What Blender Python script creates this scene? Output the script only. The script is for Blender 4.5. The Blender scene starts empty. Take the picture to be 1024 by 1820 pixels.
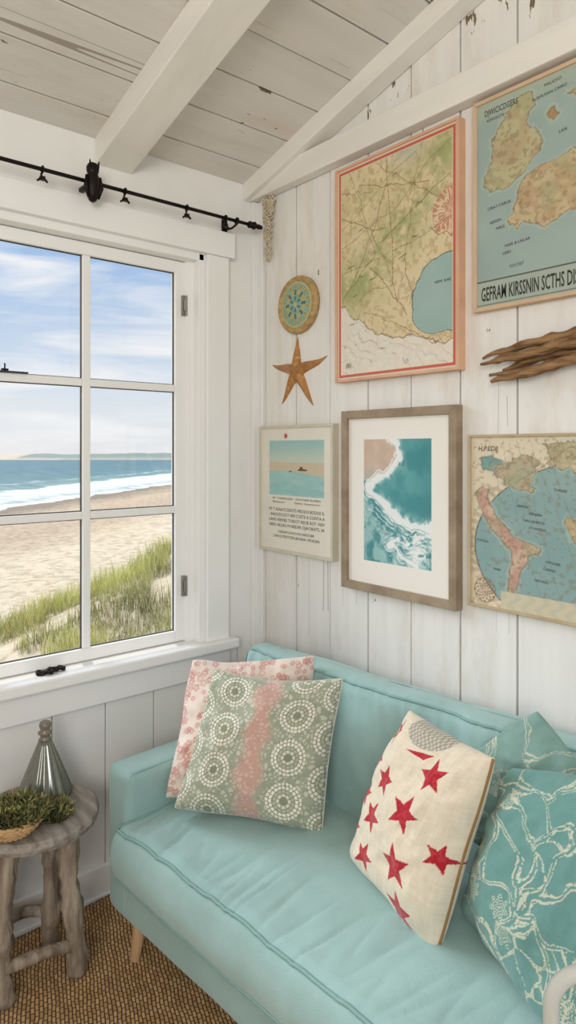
import bpy, bmesh, math, random
import numpy as np
from mathutils import Vector, Matrix, noise as mnoise

random.seed(4); RNG = np.random.RandomState(11)
SC = bpy.context.scene
COL = SC.collection
SC.view_settings.view_transform = 'Standard'
SC.view_settings.look = 'None'
SC.view_settings.exposure = 0.0

# ------------------------------------------------------------------ colours
def l1(c):
    c = c/255.0
    return c/12.92 if c <= 0.04045 else ((c+0.055)/1.055)**2.4
def lin(c): return (l1(c[0]), l1(c[1]), l1(c[2]), 1.0)
def nlin(a):
    a = np.clip(a, 0, 255)/255.0
    return np.where(a <= 0.04045, a/12.92, ((a+0.055)/1.055)**2.4)

# ------------------------------------------------------------------ numpy noise
def vnoise(x, y, seed=0):
    r = np.random.RandomState(seed).rand(256, 256)
    xi = np.floor(x).astype(int); yi = np.floor(y).astype(int)
    fx = x-xi; fy = y-yi
    fx = fx*fx*(3-2*fx); fy = fy*fy*(3-2*fy)
    a = r[xi % 256, yi % 256]; b = r[(xi+1) % 256, yi % 256]
    c = r[xi % 256, (yi+1) % 256]; d = r[(xi+1) % 256, (yi+1) % 256]
    return (a*(1-fx)+b*fx)*(1-fy)+(c*(1-fx)+d*fx)*fy
def fbm(x, y, seed=0, o=4):
    s = 0; a = 0.5; t = 0
    for i in range(o):
        s = s+a*vnoise(x*2**i+17.3*i, y*2**i+5.1*i, seed+i); t += a; a *= 0.5
    return s/t
def sst(e0, e1, x):
    t = np.clip((x-e0)/(e1-e0), 0, 1); return t*t*(3-2*t)
def mix(a, b, t):
    a = np.asarray(a, float); b = np.asarray(b, float)
    t = np.asarray(t, float)
    if t.ndim: t = t[..., None]
    return a*(1-t)+b*t
def pdist(x, y, pts):
    d = np.full(x.shape, 9.0)
    for (x0, y0), (x1, y1) in zip(pts[:-1], pts[1:]):
        dx, dy = x1-x0, y1-y0; L = dx*dx+dy*dy+1e-12
        t = np.clip(((x-x0)*dx+(y-y0)*dy)/L, 0, 1)
        d = np.minimum(d, np.hypot(x-x0-t*dx, y-y0-t*dy))
    return d
def wander(p0, p1, n, amp, seed):
    r = random.Random(seed); pts = []
    ox = oy = 0
    for i in range(n+1):
        t = i/n; e = math.sin(math.pi*t)
        ox += r.uniform(-amp, amp); oy += r.uniform(-amp, amp)
        pts.append((p0[0]+(p1[0]-p0[0])*t+ox*e, p0[1]+(p1[1]-p0[1])*t+oy*e))
    return pts
def voro(x, y, n, seed, w=1.0, h=1.0):
    r = np.random.RandomState(seed); px = r.rand(n)*w; py = r.rand(n)*h
    f1 = np.full(x.shape, 9.0); f2 = f1.copy(); idx = np.zeros(x.shape, int)
    for i in range(n):
        d = np.hypot(x-px[i], y-py[i]); m = d < f1
        f2 = np.where(m, f1, np.minimum(f2, d)); idx = np.where(m, i, idx); f1 = np.where(m, d, f1)
    return f1, f2, idx
def inpoly(x, y, poly):
    ins = np.zeros(x.shape, bool); n = len(poly)
    for i in range(n):
        x0, y0 = poly[i]; x1, y1 = poly[(i+1) % n]
        if y0 == y1: continue
        c = ((y0 > y) != (y1 > y)) & (x < (x1-x0)*(y-y0)/(y1-y0)+x0)
        ins ^= c
    return ins

# ------------------------------------------------------------------ materials
def newmat(name):
    m = bpy.data.materials.new(name); m.use_nodes = True
    nt = m.node_tree; b = nt.nodes['Principled BSDF']
    return m, nt, b
def N(nt, t, **k):
    n = nt.nodes.new(t)
    for a, v in k.items(): setattr(n, a, v)
    return n
def simple(name, c, rough=0.6, var=0.12, scale=20, bump=0.1, stretch=(1, 1, 1), metal=0.0, bscale=None, bdist=0.002, c2=None, spec=0.3, sheen=0, crumple=None):
    m, nt, b = newmat(name); L = nt.links
    tc = N(nt, 'ShaderNodeTexCoord'); mp = N(nt, 'ShaderNodeMapping'); mp.inputs['Scale'].default_value = stretch
    L.new(tc.outputs['Object'], mp.inputs['Vector'])
    no = N(nt, 'ShaderNodeTexNoise'); no.inputs['Scale'].default_value = scale; no.inputs['Detail'].default_value = 5
    L.new(mp.outputs[0], no.inputs['Vector'])
    cr = N(nt, 'ShaderNodeValToRGB'); a = lin(c)
    lo = [max(0, v*(1-var)) for v in a[:3]]+[1]; hi = [min(1, v*(1+var)) for v in a[:3]]+[1]
    if c2: lo = lin(c2); hi = a
    cr.color_ramp.elements[0].color = lo; cr.color_ramp.elements[0].position = 0.3
    cr.color_ramp.elements[1].color = hi; cr.color_ramp.elements[1].position = 0.7
    L.new(no.outputs[0], cr.inputs[0]); L.new(cr.outputs[0], b.inputs['Base Color'])
    b.inputs['Roughness'].default_value = rough; b.inputs['Metallic'].default_value = metal
    b.inputs['Specular IOR Level'].default_value = spec
    if sheen: b.inputs['Sheen Weight'].default_value = sheen; b.inputs['Sheen Roughness'].default_value = .5
    if bump:
        n2 = N(nt, 'ShaderNodeTexNoise'); n2.inputs['Scale'].default_value = bscale or scale*3; n2.inputs['Detail'].default_value = 4
        L.new(mp.outputs[0], n2.inputs['Vector'])
        bp = N(nt, 'ShaderNodeBump'); bp.inputs['Strength'].default_value = bump; bp.inputs['Distance'].default_value = bdist
        L.new(n2.outputs[0], bp.inputs['Height']); L.new(bp.outputs[0], b.inputs['Normal'])
        if crumple:
            n3 = N(nt, 'ShaderNodeTexNoise'); n3.inputs['Scale'].default_value = crumple[0]; n3.inputs['Detail'].default_value = 3; n3.inputs['Distortion'].default_value = .8
            L.new(tc.outputs['Object'], n3.inputs['Vector'])
            b3 = N(nt, 'ShaderNodeBump'); b3.inputs['Strength'].default_value = crumple[1]; b3.inputs['Distance'].default_value = crumple[2]
            L.new(n3.outputs[0], b3.inputs['Height']); L.new(b3.outputs[0], bp.inputs['Normal'])
    return m
def paint(name, c, stretch, chips=0.70, dark=(122, 106, 84), knots=True, low=.94, wearz=None, patch=0.5):
    m, nt, b = newmat(name); L = nt.links
    tc = N(nt, 'ShaderNodeTexCoord'); mp = N(nt, 'ShaderNodeMapping'); mp.inputs['Scale'].default_value = stretch
    L.new(tc.outputs['Object'], mp.inputs['Vector'])
    n1 = N(nt, 'ShaderNodeTexNoise'); n1.inputs['Scale'].default_value = 5; n1.inputs['Detail'].default_value = 6
    L.new(mp.outputs[0], n1.inputs['Vector'])
    a = lin(c); cr = N(nt, 'ShaderNodeValToRGB')
    cr.color_ramp.elements[0].color = [v*low for v in a[:3]]+[1]; cr.color_ramp.elements[0].position = 0.35
    cr.color_ramp.elements[1].color = a; cr.color_ramp.elements[1].position = 0.6
    L.new(n1.outputs[0], cr.inputs[0])
    mpc = N(nt, 'ShaderNodeMapping'); mpc.inputs['Scale'].default_value = [s*.45 if s > 1 else s*2.4 for s in stretch]; L.new(tc.outputs['Object'], mpc.inputs[0])
    n2 = N(nt, 'ShaderNodeTexNoise'); n2.inputs['Scale'].default_value = 11; n2.inputs['Detail'].default_value = 9; n2.inputs['Roughness'].default_value = 0.6
    L.new(mpc.outputs[0], n2.inputs['Vector'])
    chipv = n2.outputs[0]
    if wearz:
        sx = N(nt, 'ShaderNodeSeparateXYZ'); L.new(tc.outputs['Object'], sx.inputs[0])
        mrz = N(nt, 'ShaderNodeMapRange'); mrz.inputs['From Min'].default_value = wearz[0]; mrz.inputs['From Max'].default_value = wearz[1]
        mrz.inputs['To Max'].default_value = wearz[2]; L.new(sx.outputs[2], mrz.inputs['Value'])
        az = N(nt, 'ShaderNodeMath', operation='ADD'); L.new(n2.outputs[0], az.inputs[0]); L.new(mrz.outputs[0], az.inputs[1]); chipv = az.outputs[0]
    r2 = N(nt, 'ShaderNodeValToRGB'); r2.color_ramp.elements[0].position = chips; r2.color_ramp.elements[1].position = chips+0.012
    L.new(chipv, r2.inputs[0])
    out = cr.outputs[0]
    if knots:
        np_ = N(nt, 'ShaderNodeTexNoise'); np_.inputs['Scale'].default_value = 2.2; np_.inputs['Detail'].default_value = 10; np_.inputs['Roughness'].default_value = .75
        mpp = N(nt, 'ShaderNodeMapping'); mpp.inputs['Scale'].default_value = [max(.6, s*.45) for s in stretch]; L.new(tc.outputs['Object'], mpp.inputs[0]); L.new(mpp.outputs[0], np_.inputs['Vector'])
        rp = N(nt, 'ShaderNodeValToRGB'); rp.color_ramp.elements[0].position = .50; rp.color_ramp.elements[0].color = (0, 0, 0, 1); rp.color_ramp.elements[1].position = .66; rp.color_ramp.elements[1].color = (patch, patch, patch, 1)
        L.new(np_.outputs[0], rp.inputs[0])
        m0 = N(nt, 'ShaderNodeMixRGB'); m0.inputs[2].default_value = lin((206, 190, 164)); L.new(rp.outputs[0], m0.inputs[0]); L.new(out, m0.inputs[1]); out = m0.outputs[0]
    mx = N(nt, 'ShaderNodeMixRGB'); mx.inputs[2].default_value = lin(dark)
    L.new(r2.outputs[0], mx.inputs[0]); L.new(out, mx.inputs[1]); out = mx.outputs[0]
    if knots:
        vo = N(nt, 'ShaderNodeTexVoronoi'); vo.inputs['Scale'].default_value = 2.9
        mp2 = N(nt, 'ShaderNodeMapping'); mp2.inputs['Scale'].default_value = [0.75+0.05*s for s in stretch]
        L.new(tc.outputs['Object'], mp2.inputs['Vector']); L.new(mp2.outputs[0], vo.inputs['Vector'])
        r3 = N(nt, 'ShaderNodeValToRGB'); r3.color_ramp.elements[0].position = 0.024; r3.color_ramp.elements[0].color = (.85, .85, .85, 1)
        r3.color_ramp.elements[1].position = 0.042; r3.color_ramp.elements[1].color = (0, 0, 0, 1)
        L.new(vo.outputs['Distance'], r3.inputs[0])
        m3 = N(nt, 'ShaderNodeMixRGB'); m3.inputs[2].default_value = lin((146, 124, 96))
        L.new(r3.outputs[0], m3.inputs[0]); L.new(out, m3.inputs[1]); out = m3.outputs[0]
        mp3 = N(nt, 'ShaderNodeMapping'); mp3.inputs['Scale'].default_value = [s if s > 1 else .045 for s in stretch]; mp3.inputs['Location'].default_value = (7, 3, 5)
        L.new(tc.outputs['Object'], mp3.inputs['Vector'])
        nc = N(nt, 'ShaderNodeTexNoise'); nc.inputs['Scale'].default_value = 1.3; nc.inputs['Detail'].default_value = 1; L.new(mp3.outputs[0], nc.inputs['Vector'])
        s1 = N(nt, 'ShaderNodeMath', operation='SUBTRACT'); s1.inputs[1].default_value = .5; L.new(nc.outputs[0], s1.inputs[0])
        s2 = N(nt, 'ShaderNodeMath', operation='ABSOLUTE'); L.new(s1.outputs[0], s2.inputs[0])
        s3 = N(nt, 'ShaderNodeMath', operation='LESS_THAN'); s3.inputs[1].default_value = .0013; L.new(s2.outputs[0], s3.inputs[0])
        nm = N(nt, 'ShaderNodeTexNoise'); nm.inputs['Scale'].default_value = 2.6; L.new(tc.outputs['Object'], nm.inputs['Vector'])
        s4 = N(nt, 'ShaderNodeMath', operation='GREATER_THAN'); s4.inputs[1].default_value = .56; L.new(nm.outputs[0], s4.inputs[0])
        s5 = N(nt, 'ShaderNodeMath', operation='MULTIPLY'); L.new(s3.outputs[0], s5.inputs[0]); L.new(s4.outputs[0], s5.inputs[1])
        s6 = N(nt, 'ShaderNodeMath', operation='MULTIPLY'); s6.inputs[1].default_value = .6; L.new(s5.outputs[0], s6.inputs[0])
        m4 = N(nt, 'ShaderNodeMixRGB'); m4.inputs[2].default_value = lin((112, 94, 72))
        L.new(s6.outputs[0], m4.inputs[0]); L.new(out, m4.inputs[1]); out = m4.outputs[0]
    L.new(out, b.inputs['Base Color'])
    b.inputs['Roughness'].default_value = 0.5; b.inputs['Specular IOR Level'].default_value = 0.35
    bp = N(nt, 'ShaderNodeBump'); bp.inputs['Strength'].default_value = 0.5; bp.inputs['Distance'].default_value = 0.003
    L.new(n1.outputs[0], bp.inputs['Height']); L.new(bp.outputs[0], b.inputs['Normal'])
    return m
def colattr(name, rough=0.6, bump=0.0, bscale=400, spec=0.3, sheen=0):
    m, nt, b = newmat(name); L = nt.links
    at = N(nt, 'ShaderNodeAttribute'); at.attribute_name = 'Col'
    L.new(at.outputs['Color'], b.inputs['Base Color']); b.inputs['Roughness'].default_value = rough
    b.inputs['Specular IOR Level'].default_value = spec
    if sheen: b.inputs['Sheen Weight'].default_value = sheen
    if bump:
        tc = N(nt, 'ShaderNodeTexCoord'); n2 = N(nt, 'ShaderNodeTexNoise'); n2.inputs['Scale'].default_value = bscale
        L.new(tc.outputs['Object'], n2.inputs['Vector'])
        bp = N(nt, 'ShaderNodeBump'); bp.inputs['Strength'].default_value = bump; bp.inputs['Distance'].default_value = 0.001
        L.new(n2.outputs[0], bp.inputs['Height']); L.new(bp.outputs[0], b.inputs['Normal'])
    return m

WHITE_V = paint('white_paint_vertical_boards', (238, 236, 231), (5, 5, 0.35), chips=.685, wearz=(2.1, 2.7, .095), patch=.45)
WHITE_C = paint('white_paint_ceiling_boards', (224, 220, 212), (5, 0.35, 5), chips=0.685, patch=.45)
WHITE_T = paint('white_paint_trim', (238, 237, 233), (1.5, 1.5, 1.5), chips=0.80, knots=False, low=.97)
WHITE_W = paint('white_paint_window', (243, 243, 240), (1, 1, 1), chips=0.9, knots=False, low=.98)
WHITE_R = paint('white_paint_rafter', (240, 236, 227), (.5, 3, 3), chips=.76, knots=False)
GROOVE = simple('dark_groove', (34, 28, 23), 0.9, bump=0)
PAPER = colattr('printed_paper', 0.55)
CLOTHC = colattr('printed_cloth', 0.85, 0.7, 450, 0.15, .2)
STONEC = colattr('glazed_ceramic', 0.4, 0.2, 100)
GRASSM = colattr('dune_grass', 0.7, 0)
INK = simple('black_ink', (58, 54, 50), 0.6, bump=0)
IRON = simple('dark_iron', (34, 28, 26), 0.45, metal=0.6, bump=0.3, scale=60)
SOFA = simple('aqua_linen', (152, 184, 180), 0.85, var=0.08, scale=9, bump=0.7, bscale=420, bdist=0.0013, spec=0.2, sheen=.3, crumple=(10, .30, .010))
SOFAP = simple('aqua_piping', (136, 171, 166), 0.85, var=0.05, bump=0.2, bscale=500, spec=0.15)
LEGW = simple('pale_wood', (198, 165, 125), 0.5, stretch=(4, 4, .5), scale=12, var=.15)
GREYW = simple('weathered_grey_wood', (170, 162, 152), 0.75, c2=(112, 103, 94), stretch=(1.2, 7, 7), scale=7, bump=0.8, bscale=14, bdist=0.004)
BRANCH = simple('driftwood_branch', (176, 162, 144), 0.8, c2=(112, 98, 82), stretch=(7, 7, 1), scale=7, bump=1, bscale=12, bdist=0.007)

# ------------------------------------------------------------------ builders
def thing(name, loc, label, category, rz=0.0, kind=None, group=None):
    e = bpy.data.objects.new(name, None); e.empty_display_size = 0.05
    e.location = loc; e.rotation_euler = (0, 0, rz); COL.objects.link(e)
    tag(e, label, category, kind, group); return e
def tag(o, label=None, category=None, kind=None, group=None):
    if label: o['label'] = label
    if category: o['category'] = category
    if kind: o['kind'] = kind
    if group: o['group'] = group
class MB:
    def __init__(s): s.v = []; s.f = []; s.m = []
    def add(s, vs, fs, mi=0):
        o = len(s.v); s.v += [tuple(v) for v in vs]
        for f in fs: s.f.append(tuple(i+o for i in f)); s.m.append(mi)
        return s
    def box(s, x0, x1, y0, y1, z0, z1, mi=0):
        return s.hexa([(x0, y0, z0), (x1, y0, z0), (x1, y1, z0), (x0, y1, z0), (x0, y0, z1), (x1, y0, z1), (x1, y1, z1), (x0, y1, z1)], mi)
    def hexa(s, p, mi=0):
        return s.add(p, [(0, 3, 2, 1), (4, 5, 6, 7), (0, 1, 5, 4), (1, 2, 6, 5), (2, 3, 7, 6), (3, 0, 4, 7)], mi)
    def tube(s, pts, rad, seg=12, mi=0, wob=0.0, closed=False, seed=0):
        pts = [Vector(p) for p in pts]; n = len(pts)
        if not hasattr(rad, '__len__'): rad = [rad]*n
        vs = []; fs = []; prev = None
        for i, p in enumerate(pts):
            if closed: t = (pts[(i+1) % n]-pts[i-1]).normalized()
            else: t = (pts[min(i+1, n-1)]-pts[max(i-1, 0)]).normalized()
            if prev is None:
                a = Vector((0, 0, 1)) if abs(t.z) < .9 else Vector((1, 0, 0))
                u = t.cross(a).normalized()
            else:
                u = (prev-t*prev.dot(t)).normalized()
            prev = u; w = t.cross(u)
            for k in range(seg):
                an = 2*math.pi*k/seg
                r = rad[i]
                if wob: r *= 1+wob*mnoise.noise(Vector((math.cos(an)*1.3+seed, math.sin(an)*1.3, i*.45+seed)))
                vs.append(p+(u*math.cos(an)+w*math.sin(an))*r)
        m = n if closed else n-1
        for i in range(m):
            for k in range(seg):
                a = i*seg+k; b = i*seg+(k+1) % seg; j = (i+1) % n
                fs.append((a, b, j*seg+(k+1) % seg, j*seg+k))
        if not closed:
            fs.append(tuple(range(seg))[::-1]); fs.append(tuple((n-1)*seg+k for k in range(seg)))
        return s.add(vs, fs, mi)
    def lathe(s, prof, c=(0, 0, 0), seg=32, rib=0, ribn=16, axis='z', mi=0):
        vs = []; fs = []
        for (r, z) in prof:
            for k in range(seg):
                a = 2*math.pi*k/seg; rr = r*(1+rib*math.cos(ribn*a))
                x, y = rr*math.cos(a), rr*math.sin(a)
                if axis == 'z': vs.append((c[0]+x, c[1]+y, c[2]+z))
                else: vs.append((c[0]+x, c[1]-z, c[2]+y))
        n = len(prof)
        for i in range(n-1):
            for k in range(seg):
                fs.append((i*seg+k, i*seg+(k+1) % seg, (i+1)*seg+(k+1) % seg, (i+1)*seg+k))
        fs.append(tuple(range(seg))[::-1]); fs.append(tuple((n-1)*seg+k for k in range(seg)))
        return s.add(vs, fs, mi)
    def text(s, txt, size, x, z, y, width=None, mi=0, shear=0, rot=0, center=False, bold=0):
        cu = bpy.data.curves.new('t', 'FONT'); cu.body = txt; cu.size = size; cu.resolution_u = 2; cu.shear = shear; cu.offset = bold
        o = bpy.data.objects.new('t', cu); COL.objects.link(o)
        bpy.context.view_layer.update()
        me = bpy.data.meshes.new_from_object(o.evaluated_get(bpy.context.evaluated_depsgraph_get()))
        P = [v.co.copy() for v in me.vertices]; F = [tuple(p.vertices) for p in me.polygons]
        bpy.data.objects.remove(o); bpy.data.curves.remove(cu); bpy.data.meshes.remove(me)
        if not P: return s
        mxx = max(p.x for p in P); k = (width/mxx) if width else 1.0
        ox = -mxx*k/2 if center else 0
        ca, sa = math.cos(rot), math.sin(rot); out = []
        for p in P:
            a = p.x*k+ox; b = p.y
            out.append((x+a*ca-b*sa, y, z+a*sa+b*ca))
        return s.add(out, F, mi)
    def done(s, name, mats, parent=None, off=None, smooth=False, bevel=0, fix=True, bseg=2, loc=None):
        o3 = Vector(off) if off is not None else (Vector(loc) if loc is not None else Vector((0, 0, 0)))
        me = bpy.data.meshes.new(name)
        me.from_pydata([tuple(Vector(v)-o3) for v in s.v], [], s.f)
        for m in mats: me.materials.append(m)
        me.polygons.foreach_set('material_index', s.m)
        if fix:
            bm = bmesh.new(); bm.from_mesh(me); bmesh.ops.recalc_face_normals(bm, faces=bm.faces); bm.to_mesh(me); bm.free()
        if smooth: me.polygons.foreach_set('use_smooth', [True]*len(me.polygons))
        o = bpy.data.objects.new(name, me); COL.objects.link(o)
        if parent: o.parent = parent
        if loc is not None: o.location = loc
        if bevel:
            b = o.modifiers.new('bevel', 'BEVEL'); b.width = bevel; b.segments = bseg; b.limit_method = 'ANGLE'; b.angle_limit = 0.6
        return o
def quads(nu, nv):
    i = np.arange(nu-1)[None, :]; j = np.arange(nv-1)[:, None]
    a = (j*nu+i).ravel(); return np.stack([a, a+1, a+nu+1, a+nu], 1)
def npmesh(name, P, F, C=None, mats=(), parent=None, smooth=True, off=None, extra=None, loc=None):
    P = np.asarray(P, float)
    o3 = off if off is not None else (loc if loc is not None else (0, 0, 0))
    P = P-np.array(o3)
    F = np.asarray(F, int); k = F.shape[1]
    me = bpy.data.meshes.new(name); nl = F.size
    me.vertices.add(len(P)); me.vertices.foreach_set('co', P.ravel())
    me.loops.add(nl); me.loops.foreach_set('vertex_index', F.ravel())
    me.polygons.add(len(F)); me.polygons.foreach_set('loop_start', np.arange(0, nl, k)); me.polygons.foreach_set('loop_total', np.full(len(F), k))
    me.update(); me.validate()
    if C is not None:
        at = me.color_attributes.new('Col', 'FLOAT_COLOR', 'POINT')
        cc = np.ones((len(P), 4)); cc[:, :3] = nlin(C); at.data.foreach_set('color', cc.ravel())
    for m in mats: me.materials.append(m)
    if smooth: me.polygons.foreach_set('use_smooth', [True]*len(me.polygons))
    if extra is not None and extra.v:
        bm = bmesh.new(); bm.from_mesh(me)
        vs = [bm.verts.new(tuple(np.array(v)-np.array(o3))) for v in extra.v]
        for f, mi in zip(extra.f, extra.m):
            try: ff = bm.faces.new([vs[i] for i in f]); ff.material_index = mi
            except ValueError: pass
        bm.to_mesh(me); bm.free()
    o = bpy.data.objects.new(name, me); COL.objects.link(o)
    if parent: o.parent = parent
    if loc is not None: o.location = loc
    return o

def soft_box(lo, hi, r, n, fn=None):
    axes = []
    for k in range(3):
        rr = min(r, (hi[k]-lo[k])/2*0.98)
        e = [0, .25, .5, .78, 1.0]
        a = [lo[k]+rr*t for t in e]; b = [hi[k]-rr*t for t in e][::-1]
        mid = [a[-1]+(b[0]-a[-1])*i/n[k] for i in range(1, n[k])]
        axes.append(a+mid+b)
    rr = [min(r, (hi[k]-lo[k])/2*0.98) for k in range(3)]
    vs = {}; V = []; F = []
    def vid(p):
        key = (round(p[0], 5), round(p[1], 5), round(p[2], 5))
        if key in vs: return vs[key]
        c = [min(max(p[k], lo[k]+rr[k]), hi[k]-rr[k]) for k in range(3)]
        d = Vector([(p[k]-c[k])/rr[k] for k in range(3)])
        q = Vector(p)
        if d.length > 0:
            d.normalize(); q = Vector([c[k]+d[k]*rr[k] for k in range(3)])
        if fn: q = fn(q)
        vs[key] = len(V); V.append(tuple(q)); return vs[key]
    for ax in range(3):
        u, w = [(1, 2), (2, 0), (0, 1)][ax]
        for side in (0, 1):
            A, B = axes[u], axes[w]
            for i in range(len(A)-1):
                for j in range(len(B)-1):
                    q = []
                    for (a, b) in ((A[i], B[j]), (A[i+1], B[j]), (A[i+1], B[j+1]), (A[i], B[j+1])):
                        p = [0, 0, 0]; p[ax] = (lo, hi)[side][ax]; p[u] = a; p[w] = b; q.append(vid(p))
                    F.append(tuple(q) if side else tuple(q[::-1]))
    return V, F

# ================================================================== ROOM SHELL
EAVE = 2.37; SL = 0.27
def ceil(x): return EAVE+SL*x
XE, YS = 3.2, -3.2
mb = MB(); xs = [-0.12, 0.05]+[0.05+0.17*k for k in range(1, 19)]+[XE]
for i, (a, b) in enumerate(zip(xs[:-1], xs[1:])):
    g = 0.0026; d = .003*((i*37) % 5)/5
    mb.hexa([(a+g, d, 0), (b-g, d, 0), (b-g, .018, 0), (a+g, .018, 0), (a+g, d, ceil(a)+.03), (b-g, d, ceil(b)+.03), (b-g, .018, ceil(b)+.03), (a+g, .018, ceil(a)+.03)])
mb.hexa([(-.12, .012, 0), (XE, .012, 0), (XE, .1, 0), (-.12, .1, 0), (-.12, .012, EAVE), (XE, .012, ceil(XE)), (XE, .1, ceil(XE)), (-.12, .1, EAVE)], 1)
o = mb.done('wall_north', [WHITE_V, GROOVE], bevel=0.0012); tag(o, kind='structure')
OY0, OY1, OZ0, OZ1 = -0.25, -1.76, 0.735, 2.075
mb = MB()
ys = [0.0, -.09]+[-.09-.17*k for k in range(1, 19)]
for a, b in zip(ys[:-1], ys[1:]):
    b = max(b, YS); g = 0.0016
    mb.box(-.018, 0, b+g, a-g, 0, .72)
mb.box(-.12, -.012, YS, 0, 0, OZ0, 1)
mb.box(-.12, 0, OY0, 0, .72, EAVE)
mb.box(-.12, 0, YS, OY1, .72, EAVE)
mb.box(-.12, 0, OY1, OY0, OZ1, EAVE)
o = mb.done('wall_west', [WHITE_T, GROOVE], bevel=0.001); tag(o, kind='structure')
o = MB().hexa([(-.12, YS-.1, 0), (XE, YS-.1, 0), (XE, YS, 0), (-.12, YS, 0), (-.12, YS-.1, EAVE), (XE, YS-.1, ceil(XE)), (XE, YS, ceil(XE)), (-.12, YS, EAVE)]).done('wall_south', [WHITE_T]); tag(o, kind='structure')
o = MB().box(XE, XE+.1, YS, -2.9, 0, ceil(XE)).box(XE, XE+.1, -.2, .1, 0, ceil(XE)).box(XE, XE+.1, -2.9, -.2, 0, .3).box(XE, XE+.1, -2.9, -.2, 2.6, ceil(XE)).done('wall_east', [WHITE_T]); tag(o, kind='structure')
o = MB().box(-.12, XE, YS, 0, -.1, 0).done('floor', [simple('floor_planks', (150, 120, 88), .6, stretch=(8, 1, 1), scale=6)]); tag(o, kind='structure')
mb = MB(); xs = [-.12, .10]+[.10+.15*k for k in range(1, 21)]+[XE]
for i, (a, b) in enumerate(zip(xs[:-1], xs[1:])):
    g = .0034; d = .005*((i*23) % 7)/7
    mb.hexa([(a+g, YS, ceil(a)+d), (b-g, YS, ceil(b)+d), (b-g, .1, ceil(b)+d), (a+g, .1, ceil(a)+d), (a+g, YS, ceil(a)+.02), (b-g, YS, ceil(b)+.02), (b-g, .1, ceil(b)+.02), (a+g, .1, ceil(a)+.02)])
mb.hexa([(-.12, YS, EAVE-.02), (XE, YS, ceil(XE)+.014), (XE, .1, ceil(XE)+.014), (-.12, .1, EAVE-.018), (-.12, YS, EAVE+.1), (XE, YS, ceil(XE)+.1), (XE, .1, ceil(XE)+.1), (-.12, .1, EAVE+.1)], 1)
o = mb.done('ceiling', [WHITE_C, GROOVE], bevel=0.001); tag(o, kind='structure')
def rafter(nm, y0, y1, dep, x0=0.0):
    mb = MB(); d = dep
    mb.hexa([(x0, y0, ceil(x0)-d), (XE, y0, ceil(XE)-d), (XE, y1, ceil(XE)-d), (x0, y1, ceil(x0)-d), (x0, y0, ceil(x0)+.005), (XE, y0, ceil(XE)+.005), (XE, y1, ceil(XE)+.005), (x0, y1, ceil(x0)+.005)])
    o = mb.done(nm, [WHITE_R], bevel=.004); tag(o, kind='structure'); return o
rafter('trim_1', -.635, -.51, .080)
rafter('trim_2', -.065, 0, .06)
rafter('trim_3', -1.48, -1.355, .080)
o = MB().box(0.0, XE, -.042, 0, 2.312, 2.392).done('trim_4', [WHITE_R], bevel=.004); tag(o, kind='structure')
o = MB().box(0, .02, -.032, 0, .0, 2.31).box(0, .045, -.012, 0, 0, 2.31).done('trim_5', [WHITE_T], bevel=.003); tag(o, kind='structure')
mb = MB()
mb.box(0, .026, -.236, -.144, .735, 2.08)
mb.box(0, .026, -1.866, -1.774, .735, 2.08)
mb.box(0, .036, -1.886, -.124, 2.08, 2.168)
mb.box(-.09, 0.012, -.262, -.236, .735, 2.08)
mb.box(-.09, 0.012, -1.774, -1.748, .735, 2.08)
mb.box(-.09, 0.012, -1.77, -.24, 2.055, 2.085)
mb.box(-.09, -.025, -.29, -.255, .735, 2.06)
mb.box(-.09, -.025, -1.755, -1.72, .735, 2.06)
o = mb.done('trim_6', [WHITE_W], bevel=.003); tag(o, kind='structure')
o = MB().box(-.11, .058, -1.89, -.12, .702, .737).done('trim_7', [WHITE_W], bevel=.006); tag(o, kind='structure')
o = MB().box(0, .02, -1.87, -.135, .612, .702).done('trim_8', [WHITE_W], bevel=.003); tag(o, kind='structure')
o = MB().box(-.4, -.12, -3.2, .1, 2.2, 2.26).box(-.365, -.35, -3.2, .1, 2.14, 2.27).done('shading_eave', [WHITE_T]); tag(o, kind='structure')  # unseen eave, added so that direct sun reaches only the sill
o = MB().box(0, .016, YS, -.02, 0, .105).box(0, .020, YS, -.02, .0, .02).done('baseboard_west', [WHITE_W], bevel=.003); tag(o, kind='structure')
o = MB().box(.02, XE, -.016, 0, 0, .105).done('baseboard_north', [WHITE_W], bevel=.003); tag(o, kind='structure')

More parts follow.
